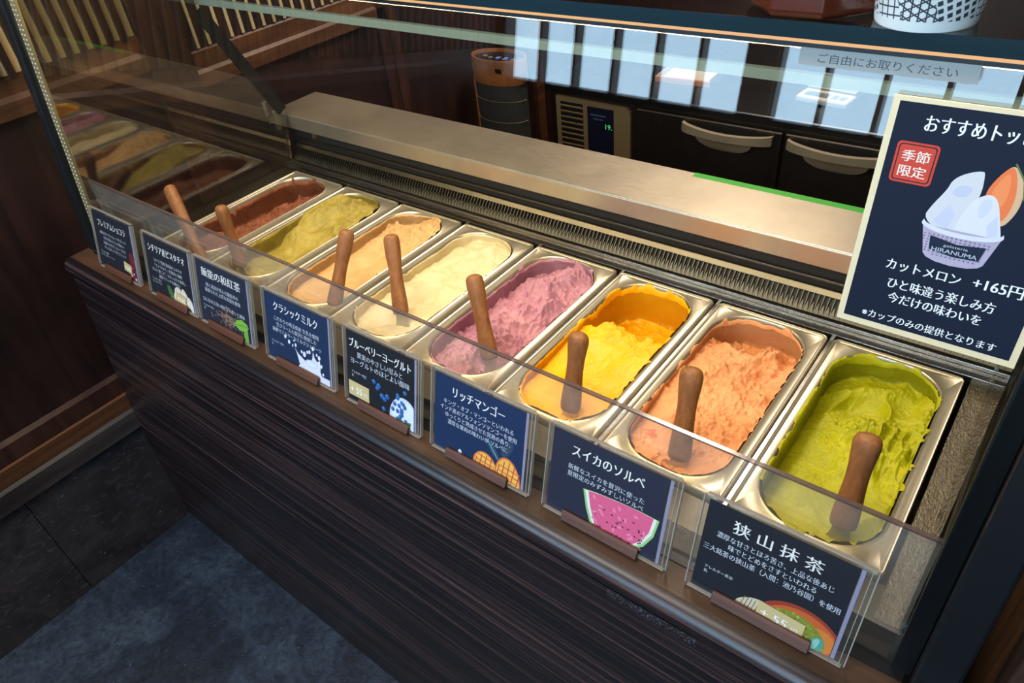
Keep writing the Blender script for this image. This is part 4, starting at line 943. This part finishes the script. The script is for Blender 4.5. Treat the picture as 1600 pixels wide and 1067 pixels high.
m = MB(); m.box((-0.006, -0.010, 0.8646), (0.006, -0.004, 0.8652)); m.box((0.022, 0.001, 0.8646), (0.034, 0.007, 0.8652)); m.obj('indicator_lamp', pbr('blue_lamp', (0.1, 0.15, 1, 1), 0.4, emit=(0.1, 0.15, 1.0, 1), estr=1.2), ap)
m = MB(); m.box((0.030, -0.0590, 0.838), (0.050, -0.0555, 0.850)); m.obj('sensor', black_mat, ap)
for zz in (0.745, 0.678, 0.612):
    m = MB()
    for q in range(56):
        a = math.pi + math.pi * q / 55; m.box((0.0962 * math.cos(a) - 0.0010, 0.0962 * 0.58 * math.sin(a) - 0.001, zz - 0.0006), (0.0962 * math.cos(a) + 0.0010, 0.0962 * 0.58 * math.sin(a) + 0.001, zz + 0.0006))
    m.obj('stitch_line', pbr('pale_stitch', srgb(150, 136, 108), 0.6), bd)
m = MB(); m.box((-0.101, -0.016, 0.30), (-0.095, 0.0, 0.80)); m.obj('strap', oak, ap)

fr = thing('undercounter_fridge', 'low dark steel undercounter fridge with bar handles along the back', 'fridge', (0, 1.05, FZ))
TOP = -0.145 - FZ
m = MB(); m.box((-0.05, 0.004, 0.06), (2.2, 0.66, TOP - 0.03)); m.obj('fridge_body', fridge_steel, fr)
m = MB(); m.box((-0.06, -0.010, TOP - 0.028), (2.2, 0.68, TOP)); m.obj('steel_top', counter_steel, fr, bevel=0.003)
for k in range(3):
    m = MB(); m.lathe([(0.025, 0), (0.025, 0.06)], (0.05 + k * 1.0, 0.1), 16); m.obj('leg', black_metal, fr)
beige = pbr('beige_panel', srgb(120, 104, 78), 0.5)
def z_(z): return z - FZ
m = MB(); m.prism([(-0.024, 0.004, z_(-0.70)), (0.258, 0.004, z_(-0.70)), (0.258, 0.004, z_(-0.215)), (0.254, 0.004, z_(-0.203)), (0.240, 0.004, z_(-0.192)), (-0.024, 0.004, z_(-0.188))], (0, -0.010, 0)); gp = m.obj('machine_panel', beige, fr)
m = MB(); m.box((-0.006, -0.0066, z_(-0.66)), (0.082, -0.0061, z_(-0.204))); m.obj('grille_recess', black_mat, gp)
m = MB()
for k in range(24): m.prism([(-0.006, -0.0066, z_(-0.214 - 0.0185 * k)), (-0.006, -0.0100, z_(-0.216 - 0.0185 * k)), (-0.006, -0.0066, z_(-0.221 - 0.0185 * k))], (0.088, 0, 0))
m.obj('grille_slats', beige, gp)
m = MB(); m.box((0.100, -0.0080, z_(-0.40)), (0.198, -0.0061, z_(-0.206))); dp = m.obj('display', pbr('dark_blue_display', srgb(18, 24, 48), 0.25, 0, 0.6), gp)
m = MB()
t_ = MB(); add_text(t_, '19.', 0.168, 0, 0.024, 0, 'L', 0.0, 0, width=0.024); t_.v = [(p[0], -0.0083, z_(-0.272) + p[1]) for p in t_.v]; t_.obj('digits', pbr('green_digits', (0.1, 0.8, 0.2, 1), 0.5, emit=(0.15, 0.8, 0.2, 1), estr=0.5), dp)
m = MB(); m.box((0.112, -0.0083, z_(-0.234)), (0.170, -0.0081, z_(-0.228))); m.box((0.122, -0.0083, z_(-0.246)), (0.160, -0.0081, z_(-0.241))); m.obj('display_marks', pbr('display_mark', srgb(60, 76, 110), 0.5), dp)
for xa, xb, ha, hb in ((0.285, 0.738, 0.445, 0.716), (0.746, 1.20, 0.757, 1.03), (1.208, 1.66, 1.30, 1.57)):
    m = MB(); m.box((xa, -0.016, z_(-0.80)), (xb, 0.003, z_(-0.183))); dr = m.obj('door', fridge_steel, fr, bevel=0.003)
    m = MB()
    n = 18; rings = []
    for q in range(n + 1):
        t = q / n; x = ha + (hb - ha) * t; out = -0.022 - 0.024 * math.sin(math.pi * t) ** 0.5; zc = z_(-0.206) - 0.006 * math.sin(math.pi * t)
        hh = 0.013 - 0.003 * math.sin(math.pi * t)
        rings.append([(x, out - 0.008, zc - hh), (x, out - 0.008, zc + hh), (x, out + 0.006, zc + hh), (x, out + 0.006, zc - hh)])
    m.loft(rings); hd = m.obj('handle', handle_metal, dr, smooth=True)
    m = MB(); rings = []
    cx_ = (ha + hb) / 2; rw = (hb - ha) * 0.31
    for q in range(9):
        t = q / 8; w_ = rw * math.sqrt(max(0.02, 1 - t * t)); yo = -0.017 - 0.028 * (1 - t) ** 0.7; zz = z_(-0.220) - 0.045 * t
        rings.append([(cx_ - w_, yo, zz), (cx_ + w_, yo, zz), (cx_ + w_, yo + 0.003, zz), (cx_ - w_, yo + 0.003, zz)])
    m.loft(rings); m.obj('finger_plate', handle_metal, dr, smooth=True)
    m = MB(); m.box((cx_ - rw, -0.0170, z_(-0.208)), (cx_ + rw, -0.0162, z_(-0.186))); m.obj('handle_recess', black_mat, dr)

CT = -0.145
sc_ = thing('kitchen_scale', 'white flat digital kitchen scale on the back counter', 'scale', (0.795, 1.245, CT), (0, 0, math.radians(-6)))
white_pl = pbr('white_plastic', srgb(196, 192, 184), 0.4)
m = MB(); m.box((-0.072, -0.085, 0.002), (0.072, 0.085, 0.020)); m.obj('base', white_pl, sc_, bevel=0.005)
m = MB(); m.box((-0.070, -0.022, 0.024), (0.070, 0.083, 0.032)); m.box((-0.02, 0.01, 0.020), (0.02, 0.05, 0.024)); m.obj('platform', white_pl, sc_, bevel=0.003)
m = MB(); m.box((-0.055, -0.072, 0.020), (0.010, -0.040, 0.0206)); m.obj('screen', pbr('grey_screen', srgb(96, 112, 118), 0.3), sc_)
m = MB(); m.box((0.020, -0.070, 0.020), (0.036, -0.042, 0.0208)); m.box((0.042, -0.070, 0.020), (0.058, -0.042, 0.0208)); m.obj('buttons', pbr('scale_buttons', srgb(130, 140, 146), 0.4), sc_)
tr = thing('shallow_tray', 'shallow pale tray with an orange front rim on the back counter', 'tray', (0.36, 1.235, CT), (0, 0, math.radians(4)))
m = MB(); m.box((-0.085, -0.06, 0.0), (0.085, 0.06, 0.004)); m.box((-0.085, 0.056, 0.0), (0.085, 0.06, 0.022)); m.box((-0.085, -0.06, 0.0), (-0.081, 0.06, 0.022)); m.box((0.081, -0.06, 0.0), (0.085, 0.06, 0.022)); m.obj('tray_body', white_pl, tr, bevel=0.001)
m = MB(); m.box((-0.090, -0.066, 0.0), (0.090, -0.058, 0.020)); m.obj('front_rim', pbr('orange_rim', srgb(206, 140, 96), 0.4), tr, bevel=0.003)
